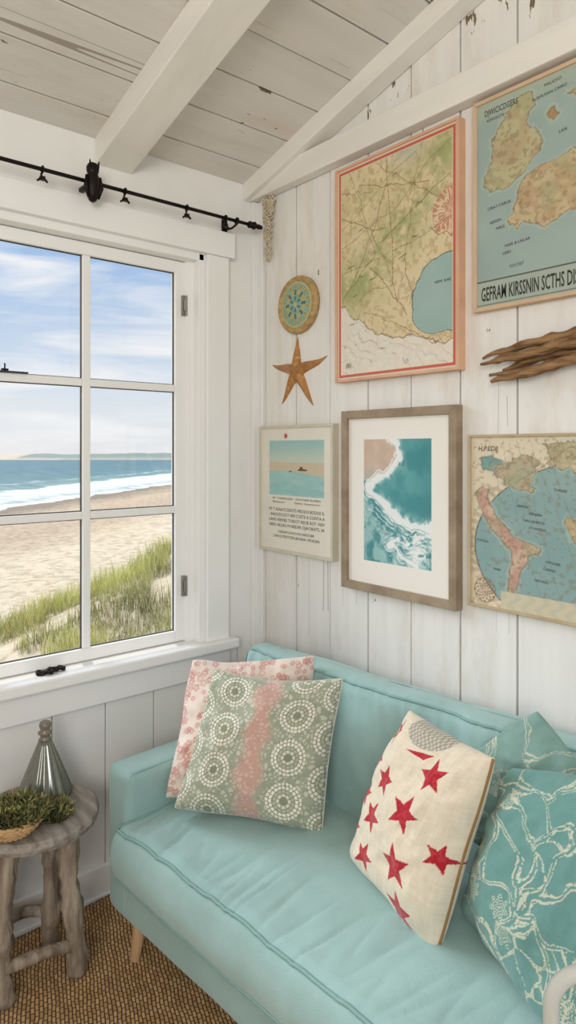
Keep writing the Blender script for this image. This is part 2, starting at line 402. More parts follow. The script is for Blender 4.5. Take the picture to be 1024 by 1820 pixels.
# window
win = thing('window_1', (-.05, -1.005, .737), None, None, kind='structure')
GL, ntg, bg = newmat('window_glass')
ntg.nodes.remove(bg); tr = N(ntg, 'ShaderNodeBsdfTransparent'); gl = N(ntg, 'ShaderNodeBsdfGlossy'); gl.inputs['Roughness'].default_value = .02
mxs = N(ntg, 'ShaderNodeMixShader'); mxs.inputs[0].default_value = .03
ntg.links.new(tr.outputs[0], mxs.inputs[1]); ntg.links.new(gl.outputs[0], mxs.inputs[2]); ntg.links.new(mxs.outputs[0], ntg.nodes['Material Output'].inputs[0])
GASK = simple('dark_gasket', (60, 58, 56), .7, bump=0)
def sash(ya, yb):
    mb = MB(); xa, xb = -.065, -.035; s = .04
    mb.box(xa, xb, ya-s, ya, .739, 2.053); mb.box(xa, xb, yb, yb+s, .739, 2.053)
    mb.box(xa, xb, yb+s, ya-s, .739, .777); mb.box(xa, xb, yb+s, ya-s, 2.013, 2.053)
    ym = (ya+yb)/2
    mb.box(xa+.005, xb-.002, ym-.013, ym+.013, .777, 2.013)
    for z in (1.195, 1.613):
        mb.box(xa+.006, xb-.003, yb+s, ym-.013, z-.012, z+.012); mb.box(xa+.006, xb-.003, ym+.013, ya-s, z-.012, z+.012)
    mb.done('sash', [WHITE_W], win, off=win.location, bevel=.003)
    k = MB()
    for (p, q) in ((yb+s, ym-.013), (ym+.013, ya-s)):
        for (z0, z1) in ((.777, 1.183), (1.207, 1.601), (1.625, 2.013)):
            k.box(-.053, -.047, p, p+.0025, z0, z1); k.box(-.053, -.047, q-.0025, q, z0, z1); k.box(-.053, -.047, p, q, z0, z0+.0025); k.box(-.053, -.047, p, q, z1-.0025, z1)
    k.done('gasket', [GASK], win, off=win.location)
    g = MB(); g.box(-.052, -.049, yb+s, ya-s, .777, 2.013); g.done('glass', [GL], win, off=win.location)
sash(-.287, -1.004); sash(-1.006, -1.723)
STEEL = simple('brushed_steel', (150, 145, 138), .4, metal=.8)
for z in (1.90, .93):
    h = MB(); h.box(-.035, -.024, -.305, -.294, z-.035, z+.035); h.tube([(-.024, -.291, z-.035), (-.024, -.291, z+.035)], .0045, 10)
    h.tube([(-.018, -.30, z-.02), (-.018, -.30, z+.02)], .003, 8)
    h.done('hinge', [STEEL], win, off=win.location, bevel=.001)
l = MB(); l.box(-.036, -.028, -.985, -.83, 1.6265, 1.6305); l.tube([(-.030, -.897, 1.630), (-.030, -.897, 1.652)], .0022, 8); l.tube([(-.030, -.887, 1.634), (-.030, -.907, 1.634)], .003, 8)
l.done('latch', [IRON], win, off=win.location)

# rug
RUG, nt, b = newmat('woven_jute'); L = nt.links
tc = N(nt, 'ShaderNodeTexCoord'); mp = N(nt, 'ShaderNodeMapping'); mp.inputs['Rotation'].default_value = (0, 0, .35)
nd_ = N(nt, 'ShaderNodeTexNoise'); nd_.inputs['Scale'].default_value = 12; L.new(tc.outputs['Object'], nd_.inputs['Vector'])
vm = N(nt, 'ShaderNodeVectorMath', operation='MULTIPLY_ADD'); vm.inputs[1].default_value = (.014, .014, 0); L.new(nd_.outputs['Color'], vm.inputs[0]); L.new(tc.outputs['Object'], vm.inputs[2])
L.new(vm.outputs[0], mp.inputs[0])
br = N(nt, 'ShaderNodeTexBrick'); br.inputs['Scale'].default_value = 26; br.inputs['Color1'].default_value = lin((226, 188, 138)); br.inputs['Color2'].default_value = lin((190, 150, 102)); br.inputs['Mortar'].default_value = lin((116, 84, 54)); br.inputs['Mortar Size'].default_value = .045; br.inputs['Mortar Smooth'].default_value = .9
L.new(mp.outputs[0], br.inputs['Vector'])
no = N(nt, 'ShaderNodeTexNoise'); no.inputs['Scale'].default_value = 4; no.inputs['Detail'].default_value = 6
L.new(tc.outputs['Object'], no.inputs['Vector'])
mm = N(nt, 'ShaderNodeMixRGB', blend_type='MULTIPLY'); mm.inputs[0].default_value = .6
cr = N(nt, 'ShaderNodeValToRGB'); cr.color_ramp.elements[0].color = (.66, .60, .52, 1); cr.color_ramp.elements[1].color = (1.1, 1.05, 1, 1); cr.color_ramp.elements[0].position = .3; cr.color_ramp.elements[1].position = .7
L.new(no.outputs[0], cr.inputs[0]); L.new(br.outputs[0], mm.inputs[1]); L.new(cr.outputs[0], mm.inputs[2]); L.new(mm.outputs[0], b.inputs['Base Color'])
bp = N(nt, 'ShaderNodeBump'); bp.inputs['Strength'].default_value = 1.0; bp.inputs['Distance'].default_value = .006; bp.invert = True
L.new(br.outputs['Fac'], bp.inputs['Height']); L.new(bp.outputs[0], b.inputs['Normal']); b.inputs['Roughness'].default_value = .95
nx, ny = 160, 160
X, Y = np.meshgrid(np.linspace(.022, 2.9, nx), np.linspace(-2.9, -.02, ny))
Z = .008+.002*fbm(X*5, Y*5, 3)
rr = np.hypot(X-.9, Y+.2); Z = Z+.005*np.exp(-((rr-.86)/.02)**2)+.004*np.exp(-((rr-.96)/.02)**2)
o = npmesh('jute_rug', np.stack([X, Y, Z], -1).reshape(-1, 3), quads(nx, ny), None, [RUG]); sm = o.modifiers.new('s', 'SOLIDIFY'); sm.thickness = .007; sm.offset = -1
tag(o, 'golden brown woven jute rug covering the floor', 'rug')

# ================================================================== SOFA
GZ = .012
sofa = thing('sofa', (.21, -.112, GZ), 'aqua linen loveseat with tapered pale wooden legs against the plank wall', 'sofa', rz=math.radians(4))
LN, DP = 1.48, .60
def wn(v, s, seed=0): return mnoise.noise(Vector((v[0]*s[0]+seed, v[1]*s[1]+seed*1.7, v[2]*s[2])))
def f_base(p): return p+Vector((0, -.004*wn(p, (5, 5, 3)), 0))
V, F = soft_box((0.01, -DP, .135), (LN-.01, -.01, .268), .020, (50, 16, 6), f_base)
MB().add(V, F).done('base', [SOFA], sofa, smooth=True, fix=False)
def arm(x0, x1):
    def f(p):
        q = p.copy()
        q.x += .003*wn(p, (4, 6, 6), 3); q.z += .003*wn(p, (6, 6, 2), 5) if p.z > .5 else 0
        q.y += .003*wn(p, (8, 3, 8), 8)
        return q
    V, F = soft_box((x0, -DP-.004, .14), (x1, -.02, .530), .024, (6, 36, 20), f)
    mb = MB().add(V, F)
    for xx in (x0+.010, x1-.010):
        mb.tube([(xx, -DP+.006, .15+.36*i/20) for i in range(21)]+[(xx, -DP+.016+(DP-.06)*i/20, .524) for i in range(21)], .003, 6, 1)
    mb.done('arm', [SOFA, SOFAP], sofa, smooth=True, fix=False)
arm(0, .112); arm(LN-.112, LN)
BT = .758
def f_back(p):
    q = p.copy(); t = max(0, (p.z-.28)/.46)
    fr = sst(-.05, -.12, np.float64(p.y))
    q.y += .055*t*float(fr)
    if p.y < -.1:
        q.y -= .028*math.sin(math.pi*min(1, max(0, (p.z-.30)/.46)))
        q.y -= .012*wn(p, (6, 1, 4), 2)+.008*wn((p.x+.5*p.z, 0, p.z), (16, 1, 7), 9)
        tp = max(0, (p.z-.58)/.16)
        q.y += .006*tp*max(0, 1-abs(wn((p.x*1.0+.3*p.z, 0, 0), (26, 1, 1), 4))*3)**2
    if p.z > .70: q.z += .006*wn(p, (5, 3, 1), 4)
    return q
V, F = soft_box((.012, -.175, .26), (LN-.012, -.012, BT), .034, (150, 10, 40), f_back)
mb = MB().add(V, F)
def bpt(x, y, z): return f_back(Vector((x, y, z)))
mb.tube([bpt(.03+(LN-.06)*i/100, -.166, BT-.012)+Vector((0, -.002, .002)) for i in range(101)], .0036, 8, 1)
mb.tube([bpt(.022, -.166, .30+.43*i/30)+Vector((-.003, -.002, 0)) for i in range(31)], .0036, 8, 1)
mb.done('back', [SOFA, SOFAP], sofa, smooth=True, fix=False)
SX0, SX1, SY0, SY1, SZ0, SZ1 = .108, LN-.108, -.642, -.13, .272, .416
def f_seat(p):
    q = p.copy()
    ax = (p.x-SX0)/(SX1-SX0)*2-1; ay = (p.y-SY0)/(SY1-SY0)
    puff = (1-ax**6)*math.sin(math.pi*min(1, max(0, .14+ay*.8)))
    if p.z > SZ0+.08:
        k = (p.z-SZ0-.08)/(SZ1-SZ0-.08)
        q.z += .036*puff*k
        # soft creases running back from the front seam, fading out toward the rear
        xx = p.x+.22*(p.y+.5)*math.sin(p.x*4+1)
        w = max(0, 1-abs(wn((xx, p.y, 0), (7, 1.4, 1), 7))*2.2)**4
        w3 = max(0, 1-abs(wn((xx, p.y*.8, 0), (15, 2.0, 1), 17))*2.6)**4
        edge = math.exp(-((ay-.12)/.20)**2)
        q.z += k*(-.009*w*(.15+edge)-.006*w3*(.0+edge))
        q.z += k*.008*wn(p, (4, 5, 1), 12)
    if ay < .2 and p.z < SZ1-.004:
        fz = math.sin(math.pi*min(1, max(0, (p.z-SZ0)/(SZ1-SZ0))))
        q.y -= .024*fz+(.006*wn(p, (9, 1, 5), 5))*fz
    return q
V, F = soft_box((SX0, SY0, SZ0), (SX1, SY1, SZ1), .026, (280, 90, 12), f_seat)
mb = MB().add(V, F)
def spt(x, y, z): return f_seat(Vector((x, y, z)))
for zz, dz in ((SZ1-.010, .003), (SZ0+.010, -.003)):
    pts = [spt(SX0+.008, SY1-.02+(SY0+.03-SY1+.02)*i/20, zz)+Vector((-.003, 0, dz)) for i in range(20)]
    pts += [spt(SX0+.012+(SX1-SX0-.024)*i/200, SY0+.007, zz)+Vector((0, -.002, dz)) for i in range(201)]
    pts += [spt(SX1-.008, SY0+.03+(SY1-SY0-.05)*i/20, zz)+Vector((.003, 0, dz)) for i in range(1, 20)]
    mb.tube(pts, .0040, 8, 1)
mb.done('seat_cushion', [SOFA, SOFAP], sofa, smooth=True, fix=False)
for (lx, ly) in ((.09, -.545), (LN-.09, -.545), (.09, -.07), (LN-.09, -.07)):
    dx = -.02 if lx < .5 else .02; dy = -.012 if ly < -.3 else .012
    mb = MB(); mb.tube([(lx+dx*(1-i/6.), ly+dy*(1-i/6.), .145*i/6) for i in range(7)], [.013+.010*i/6 for i in range(7)], 16)
    mb.done('leg', [LEGW], sofa, smooth=False, bevel=.001)

# ================================================================== CUSHIONS
def cushion(name, cs, th, fn, label, n=150, piping=None, pinch=.08, seed=1, wr=.010, edges='all', back=.75, sag=0.0):
    BL, BR, TR, TL = [np.array(c, float) for c in cs]
    c0 = (BL+BR+TR+TL)/4; c0 = np.array([c0[0], c0[1], min(BL[2], BR[2])])
    nrm = np.cross((BR+TR-BL-TL), (TL+TR-BL-BR)); nrm /= np.linalg.norm(nrm)
    g = np.linspace(-1, 1, n); g = np.sign(g)*(1-(1-np.abs(g))**1.25)
    A, B = np.meshgrid(g, g)
    rc = 1-.045*(A*A*B*B)**2
    wob1 = .025*(vnoise(B*2.3+seed*3, B*0+seed, seed)-.5); wob2 = .035*(vnoise(A*2.3+seed*7, A*0+seed, seed+1)-.5)
    a = A*(1-pinch*(1-B**2)**1.0)*rc+wob1*np.abs(A); b = B*(1-pinch*(1-A**2)**1.0)*rc+wob2*np.abs(B)
    b = b-sag*(1-A**2)*np.clip(B, 0, 1)**2
    u = (a+1)/2; v = (b+1)/2
    base = ((1-u)*(1-v))[..., None]*BL+(u*(1-v))[..., None]*BR+(u*v)[..., None]*TR+((1-u)*v)[..., None]*TL
    prof = ((1-A**2)*(1-B**2)); prof = np.clip(prof, 0, 1)**.43
    ed = np.clip(1-prof, 0, 1)
    ang = np.arctan2(B, A)
    W = (fbm(A*2.0+seed*5, B*2.0+9, seed, 3)-.5)*.036+(vnoise(ang*6+20, (A*A+B*B)*1.2+seed, seed+3)-.5)*wr*2*ed*np.clip(prof*4, 0, 1)
    lowb = 1+.15*(-B)
    P1 = base+nrm*(prof*th*lowb+W*np.clip(prof*3, 0, 1))[..., None]
    P2 = base-nrm*(prof*th*back)[..., None]
    U = (A+1)/2; Vv = (B+1)/2
    C = fn(U, Vv)
    q = quads(n, n)
    P = np.concatenate([P1.reshape(-1, 3), P2.reshape(-1, 3)]); CC = np.concatenate([C.reshape(-1, 3)]*2)
    Fq = np.concatenate([q, q[:, ::-1]+n*n])
    th_ = thing(name, c0, label, 'cushion')
    o = npmesh('cover', P, Fq, CC, [CLOTHC], th_, off=c0)
    bm = bmesh.new(); bm.from_mesh(o.data); bmesh.ops.remove_doubles(bm, verts=bm.verts, dist=1e-5); bm.to_mesh(o.data); bm.free()
    if piping:
        if edges == 'all':
            idx = [(0, i) for i in range(0, n-1, 4)]+[(i, n-1) for i in range(0, n-1, 4)]+[(n-1, i) for i in range(n-1, 0, -4)]+[(i, 0) for i in range(n-1, 0, -4)]
            mb = MB(); mb.tube([base[i] for i in idx], .0026, 6, 0, closed=True)
        else:
            idx = [(i, n-1) for i in range(2, n-2, 3)]
            mb = MB(); mb.tube([base[i]+nrm*.004 for i in idx], .0032, 8, 0)
        mb.done('piping', [piping], th_, off=c0, smooth=True)
    return th_

def pat_pink(U, V):
    c = mix((234, 221, 208), (224, 206, 194), fbm(U*20, V*20, 2))
    for (nn_, sd_, R_) in ((170, 5, .027), (220, 15, .018)):
        r = np.random.RandomState(sd_)
        for k in range(nn_):
            cx, cy = r.rand(2); a0 = r.rand()*6; d = np.hypot(U-cx, V-cy); th = np.arctan2(V-cy, U-cx)+a0
            Rr = R_*(.6+.4*np.abs(np.cos(th*2.5)))
            m = d < Rr
            colr = np.array((204, 144, 136)) if k % 3 else np.array((216, 172, 160))
            c = mix(c, colr, (m & (d > R_*.3))*.6)
            c = mix(c, (184, 114, 110), (np.abs(d-Rr) < .0025)*.4)
    return c
def pat_medal(U, V):
    green = mix((148, 154, 132), (168, 172, 150), fbm(U*30, V*30, 1)); cream = np.array((226, 222, 206.))
    f1, f2, idx = voro(U, V, 1200, 3)
    c = mix(green, cream, (f2-f1 > .010)*.6)
    dmin = np.full(U.shape, 9.); dx = dmin.copy(); dy = dmin.copy()
    for ci, cx in enumerate((-.01, .255, .76, 1.02)):
        for r in range(-1, 5):
            cy = r*.28+(.03 if ci % 2 else .17)
            ex, ey = U-cx, V-cy; d = np.hypot(ex, ey); m = d < dmin
            dmin = np.where(m, d, dmin); dx = np.where(m, ex, dx); dy = np.where(m, ey, dy)
    pink = np.abs(U-.508)-.085-.02*np.cos((V-.03)*2*math.pi/.28)
    f3, f4, i3 = voro(U, V, 1200, 8)
    pm = np.clip(1-sst(-.05, .03, pink+.05*(fbm(U*25, V*25, 4)-.5)), 0, 1)
    c = mix(c, mix((200, 158, 146), (222, 196, 182), (f4-f3 > .010)*.6), pm*.9)
    rw = .0242
    ring = np.floor(dmin/rw); rf = dmin/rw-ring; th = np.arctan2(dy, dx)
    nn = np.array([3, 8, 14, 20, 26, 34])[np.clip(ring, 0, 5).astype(int)]
    tf = (th/(2*math.pi)*nn+ring*.37) % 1.0
    stone = (rf > .15) & (rf < .9) & (tf > .12) & (tf < .9)
    colr = np.array([(134, 140, 116), (216, 212, 192), (178, 180, 156), (234, 230, 215), (228, 224, 208), (200, 198, 176)], float)[np.clip(ring, 0, 5).astype(int)]
    cm = np.where(stone[..., None], colr, (136, 142, 120))
    c = np.where((dmin < rw*5.05)[..., None], cm, c)
    return c
STARS = [(.10, .90, .95), (.06, .70, .95), (.70, .82, 1.1), (.29, .63, 1.05), (.62, .56, 1.2), (.07, .45, .95), (.30, .39, 1.1), (.68, .28, 1.25), (.06, .22, .95), (.33, .14, 1.0), (.74, .06, 1.1), (.93, .45, .8)]
def star_poly(cx, cy, R, rot, asp):
    p = []
    for k in range(10):
        r = R if k % 2 == 0 else R*.42; a = rot+math.pi/2+k*math.pi/5
        p.append((cx+r*math.cos(a), cy+r*math.sin(a)*asp))
    return p
def pat_star(U, V):
    f = vnoise(U*120, V*20, 1)*.5+vnoise(U*20, V*120, 2)*.5
    c = mix((228, 217, 196), (212, 199, 176), f)
    d = np.hypot((U-.44)/.22, (V-.985)/(.095))
    lace = (np.sin(U*150+np.sin(V*60)*2)*np.sin(V*200)) > -.1
    c = np.where((d < 1)[..., None], np.where(lace[..., None], np.array((158, 152, 140.)), np.array((200, 192, 174.))), c)
    for i, (a, b, s_) in enumerate(STARS):
        m = inpoly(U, V, star_poly(a, .03+b*.94, .112*s_, (.1, -.2, .3, 0, -.15)[i % 5], .82))
        red = mix((172, 34, 48), (196, 70, 74), (fbm(U*60, V*60, 9) > .56)*.6)
        c = np.where(m[..., None], red, c)
    m = inpoly(U, V, [(.34, .845), (.62, .895), (.56, .845)])
    c = np.where(m[..., None], (176, 40, 50), c)
    return c
def pat_coral(U, V, n=22, seed=4, teal=(112, 154, 147), dk=(96, 142, 136), wd0=.0018):
    wx = U+.10*(fbm(U*4, V*4, 31)-.5)*2; wy = V+.10*(fbm(U*4+9, V*4, 32)-.5)*2
    # bend the cell edges so that they read as curling branches
    wx = wx+.022*np.sin(wy*26+wx*7); wy = wy+.022*np.sin(wx*24+2)
    c = mix(teal, dk, fbm(U*25, V*25, 6)); cream = np.array((204, 202, 180.))
    f1, f2, idx = voro(wx, wy, n, seed)
    wd = wd0+.006*fbm(U*8, V*8, 12)
    line = np.abs((f2-f1)-.014) < wd*1.2
    g1, g2, gi = voro(wx, wy, n*3, seed+2)
    side = (idx % 3 == 0) & (np.abs(g2-g1-.005) < .0042)
    sp = fbm(U*90, V*90, 3) > .36
    c = mix(c, cream, ((line | side) & sp)*.92)
    r = np.random.RandomState(seed+5)
    for k in range(7):
        cx, cy = r.rand(2)*.8+.1; dx, dy = U-cx, V-cy; d = np.hypot(dx, dy); th = np.arctan2(dy, dx)
        R = .050*(1+.25*np.cos(th*7))
        m = (d < R) & ((np.sin(d*420+np.cos(th*7)*1.5) > .35) | (d > R*.92))
        c = mix(c, cream, m*.9)
    return c
CREAMP = simple('cream_cord', (200, 198, 178), .8, bump=.2)
TANP = simple('tan_cord', (146, 114, 72), .8, bump=.2)
cushion('throw_cushion', [(.384, -.618, .452), (.640, -.290, .445), (.540, -.195, .810), (.300, -.476, .792)], .082, pat_pink, 'pink and white floral cushion tucked into the sofa corner', n=190, seed=2, pinch=.06, sag=.03)
cushion('throw_cushion', [(.460, -.630, .466), (.785, -.390, .448), (.730, -.262, .804), (.432, -.482, .802)], .105, pat_medal, 'grey-green cushion with cream medallions and a pink band', n=250, seed=3, piping=CREAMP, pinch=.09, sag=.05)
cushion('throw_cushion', [(.895, -.405, .466), (1.205, -.490, .430), (1.262, -.378, .812), (1.005, -.335, .824)], .090, pat_star, 'cream cushion with red stars and a tan cord edge', n=240, seed=5, pinch=.06, wr=.006, piping=TANP, edges='right', back=.55, sag=.03)
cushion('throw_cushion', [(1.165, -.365, .455), (1.52, -.52, .440), (1.60, -.35, .88), (1.250, -.315, .772)], .085, pat_coral, 'teal cushion with cream coral print', n=280, seed=6, pinch=.06)
cushion('throw_cushion', [(1.25, -.245, .46), (1.50, -.215, .60), (1.240, -.195, .855), (.99, -.24, .62)], .065, lambda U, V: pat_coral(U, V, 30, 9, (134, 164, 155), (118, 152, 144), .0018), 'grey-teal cushion with pale coral print leaning on the sofa back', n=240, seed=7, pinch=.02)

# ================================================================== WALL ART
def framed(name, x0, x1, z0, z1, dep, fw, fmat, paintfn, label, cat, ink=None, step=.0018, y_art=None):
    e = thing(name, ((x0+x1)/2, 0, z0), label, cat)
    off = e.location
    ya = -(dep-.006) if y_art is None else y_art
    mb = MB()
    for s in (1, -1):
        zo, zi = (z1, z1-fw) if s == 1 else (z0, z0+fw)
        mb.hexa([(x0, -dep, zo), (x0+fw, -dep, zi), (x0+fw, .002, zi), (x0, .002, zo), (x1, -dep, zo), (x1-fw, -dep, zi), (x1-fw, .002, zi), (x1, .002, zo)])
    for s in (0, 1):
        xo, xi = (x0, x0+fw) if s == 0 else (x1, x1-fw)
        mb.hexa([(xo, -dep, z0), (xi, -dep, z0+fw), (xi, .002, z0+fw), (xo, .002, z0), (xo, -dep, z1), (xi, -dep, z1-fw), (xi, .002, z1-fw), (xo, .002, z1)])
    mb.done('frame', [fmat], e, off=off, bevel=.0012)
    ax0, ax1, az0, az1 = x0+fw, x1-fw, z0+fw, z1-fw
    nx = int((ax1-ax0)/step)+1; nz = int((az1-az0)/step)+1
    X, Z = np.meshgrid(np.linspace(ax0, ax1, nx), np.linspace(az0, az1, nz))
    u = (X-ax0)/(ax1-ax0); v = (Z-az0)/(az1-az0)
    C = paintfn(u, v, ax1-ax0, az1-az0)
    P = np.stack([X, np.full(X.shape, ya), Z], -1).reshape(-1, 3)
    ex = MB()
    if ink: ink(ex, ax0, ax1, az0, az1, ya-.0006)
    npmesh('print', P, quads(nx, nz), C.reshape(-1, 3), [PAPER, INK], e, off=off, extra=ex, smooth=False)
    return e

def p_map1(u, v, w, h):
    x, y = u*w, v*h
    n = fbm(u*5, v*7, 1); n2 = fbm(u*40, v*55, 2, 3); n3 = fbm(u*9, v*12, 5)
    c = mix((214, 194, 150), (230, 215, 180), n)
    n5 = fbm(u*22, v*30, 15, 5)
    g = np.exp(-(pdist(u, v, [(.98, 1.0), (.78, .80), (.55, .62), (.30, .47), (.02, .40)])/.13)**2)*sst(.30, .62, n3*.5+n5*.5)
    c = mix(c, (156, 166, 110), g*.85)
    c = mix(c, (184, 182, 124), np.exp(-(pdist(u, v, [(.05, .75), (.35, .85), (.6, 1)])/.12)**2)*.45*sst(.35, .6, n5))
    c = mix(c, (166, 140, 104), (n2 > .60)*.35)
    c = mix(c, (186, 196, 190), np.exp(-(np.hypot((u-.62)/.12, (v-.97)/.06))**2)*.6)
    n6 = fbm(u*9+3, v*9, 33, 5)
    bl = v-np.interp(u, [0, .08, .2, .3, .45, .6, .75, .9, 1.0], [.36, .355, .27, .20, .175, .17, .13, .10, .12])-.11*(n6-.5)
    low = bl < 0
    c = np.where(low[..., None], mix((234, 228, 214), (220, 211, 193), n2), c)
    hat = low & (np.abs(np.sin((v*60+u*22+6*n3))) < .10) & (n > .42)
    c = mix(c, (150, 136, 116), hat*.45)
    c = mix(c, (134, 112, 86), (np.abs(bl) < .0028)*.7)
    dd = np.hypot((u-1.02)/.36, (v-.315)/.165)+.28*(fbm(u*9, v*9, 9, 5)-.5)
    dd2 = np.hypot((u-.86)/.2, (v-.24)/.09)+.22*(fbm(u*9, v*9, 19, 5)-.5)
    sea = (dd < 1) | (dd2 < 1)
    c = np.where(sea[..., None], mix((152, 180, 174), (166, 190, 184), n), c)
    edge = (np.abs(np.minimum(dd, dd2)-1) < .012)
    c = mix(c, (90, 90, 78), edge*.75)
    roads = [((0, .62), (.5, .72)), ((0, .78), (.45, .66)), ((.1, 1), (.35, .55)), ((.45, 1), (.5, .4)), ((.0, .5), (.95, .62)), ((.3, .5), (.62, .25)), ((.75, 1), (.6, .5)), ((.6, .5), (.7, .35)),
             ((.5, .72), (1, .95)), ((.2, .9), (.8, .8)), ((0, .9), (.3, .85)), ((.35, .55), (.05, .38)), ((.5, .4), (.2, .36)), ((.8, .6), (1, .52)), ((.25, .3), (.6, .2)), ((.6, .2), (.9, .1)), ((.3, 1), (.9, .7)), ((.15, .45), (.45, .85)), ((.0, .7), (.7, .95)), ((.4, .6), (.95, .8)), ((.55, .3), (.3, .7))]
    for i, (a, b) in enumerate(roads):
        d = pdist(x, y, [(p*w, q*h) for p, q in wander(a, b, 22, .009, i)])
        c = mix(c, (104, 86, 64) if i % 3 else (138, 94, 70), ((d < (.0010 if i % 2 else .0007)) & ~sea)*.8)
    d = np.hypot((u-.95)/.13, (v-.64)/.105)
    th = np.arctan2((v-.64)*1.5, u-.95)
    c = mix(c, (202, 96, 96), ((d < 1) & (np.sin(th*24+fbm(u*20, v*20, 4)*14) > -.1) & (n2 > .36))*.6)
    bd = np.minimum(np.minimum(x, w-x), np.minimum(y, h-y))
    c = np.where((bd < .013)[..., None], (200, 102, 86), c)
    c = np.where((bd < .005)[..., None], (226, 208, 184), c)
    c = np.where(((np.abs(bd-.0145) < .0015))[..., None], (232, 218, 190), c)
    return c
def i_map1(m, x0, x1, z0, z1, y):
    m.text('HEM, RAE', .011, x1-.075, z0+.235, y, .055, 1)
    m.text('(B)', .02, x0+.035, z0+.035, y, None, 1)
    for i, (t, a, b) in enumerate((('MEAIND', .10, .52), ('Sothe', .2, .47), ('CARSTAN', .55, .50), ('LOREN', .3, .44), ('DANS', .66, .58), ('ALCE', .15, .38), ('Nosea', .12, .25), ('Berth', .40, .12), ('ORIN', .2, .68), ('TASET', .5, .88), ('MOLA', .7, .72), ('SELTE', .08, .87))):
        m.text(t, .0075, x0+(x1-x0)*a, z0+(z1-z0)*b, y, None, 1, rot=(.15, -.1, .3)[i % 3])
MAPFR = simple('salmon_wood_frame', (216, 174, 144), .55, var=.10, scale=12)
framed('framed_map', .446, .917, 1.614, 2.287, .03, .008, MAPFR, p_map1, 'large beige and green regional map in a slim salmon wood frame', 'map', i_map1, step=.0016)

def land(c, u, v, poly, col1, col2, seed, edge=(110, 90, 60), rough=.03):
    wu = u+rough*(fbm(u*14, v*14, seed, 5)-.5)*3; wv = v+rough*(fbm(u*14+7, v*14+3, seed+1, 5)-.5)*3
    m = inpoly(wu, wv, poly)
    d = pdist(wu, wv, poly+[poly[0]])
    n = fbm(u*18, v*18, seed+2)
    cc = mix(col1, col2, sst(.35, .65, n))
    cc = mix(cc, (140, 120, 92), (fbm(u*60, v*60, seed+4) > .60)*.4)
    cc = mix(cc, (158, 160, 120), (fbm(u*9, v*9, seed+6) > .54)*.4)
    c = np.where(m[..., None], cc, c)
    c = mix(c, edge, (d < .0025)*.6)
    c = mix(c, (190, 196, 176), ((~m) & (d < .014))*.35)
    return c
def p_map2(u, v, w, h):
    n = fbm(u*5, v*5, 41)
    c = mix((148, 168, 162), (168, 187, 178), n)
    c = mix(c, (186, 188, 162), np.exp(-((1-v)/.08)**2)*.5)
    A = [(.03, .60), (.045, .70), (.06, .80), (.11, .86), (.13, .91), (.20, .955), (.265, .945), (.27, .90), (.235, .885), (.22, .83), (.235, .78), (.28, .74), (.27, .68), (.23, .65), (.20, .60), (.16, .575), (.12, .555), (.07, .55)]
    B = [(.16, .40), (.19, .46), (.20, .55), (.27, .60), (.36, .62), (.46, .60), (.60, .62), (.75, .60), (.9, .55), (1.0, .5), (1., .3), (.8, .27), (.6, .33), (.5, .30), (.40, .36), (.3, .33), (.24, .37), (.20, .34)]
    c = land(c, u, v, A, (188, 182, 142), (182, 164, 130), 51)
    c = land(c, u, v, B, (200, 182, 144), (186, 160, 124), 61)
    c = land(c, u, v, [(.31, .83), (.34, .86), (.36, .82), (.33, .79)], (184, 150, 104), (170, 140, 100), 71, rough=.015)
    c = land(c, u, v, [(.40, .90), (.6, .93), (.75, .90), (.7, .85), (.55, .84), (.45, .86)], (190, 170, 116), (160, 136, 96), 75)
    y = v*h
    c = np.where((y < .066)[..., None], mix((174, 186, 172), (162, 176, 164), n), c)
    c = mix(c, (90, 88, 76), ((np.abs(y-.066) < .0012) | (np.abs(y-.006) < .001)))
    return c
def i_map2(m, x0, x1, z0, z1, y):
    m.text('GEFRAM KIRSSNIN SCTHS DISTO', .050, x0+.012, z0+.016, y, .288, 1, bold=.0006)
    m.text('DJWICICDGERS', .022, x0+.022, z1-.034, y, .095, 1)
    m.text('ALESWOGSE OTFE', .010, x0+.028, z1-.050, y, .050, 1)
    for i, (t, a, b) in enumerate((('MALIOSO', .30, .955), ('ALRMUSAN CAIRO', .25, .91), ('CIRAT CAROE', .05, .47), ('AEIGIN', .06, .40), ('NRLE', .09, .365), ('NAIR & LAILAR', .13, .27), ('HERS', .12, .235), ('TSTCSET', .15, .165), ('DRCAMB', .5, .2), ('LAIR', .36, .72), ('MERAIN', .62, .68))):
        m.text(t, .0105, x0+(x1-x0)*a, z0+(z1-z0)*b, y, None, 1, rot=.06)
BEIGEFR = simple('pale_pine_frame', (212, 182, 150), .55, var=.1, scale=10)
framed('framed_map', .957, 1.60, 1.758, 2.302, .024, .010, BEIGEFR, p_map2, 'teal and tan chart of coastlines with bold title strip', 'map', i_map2, step=.0018)

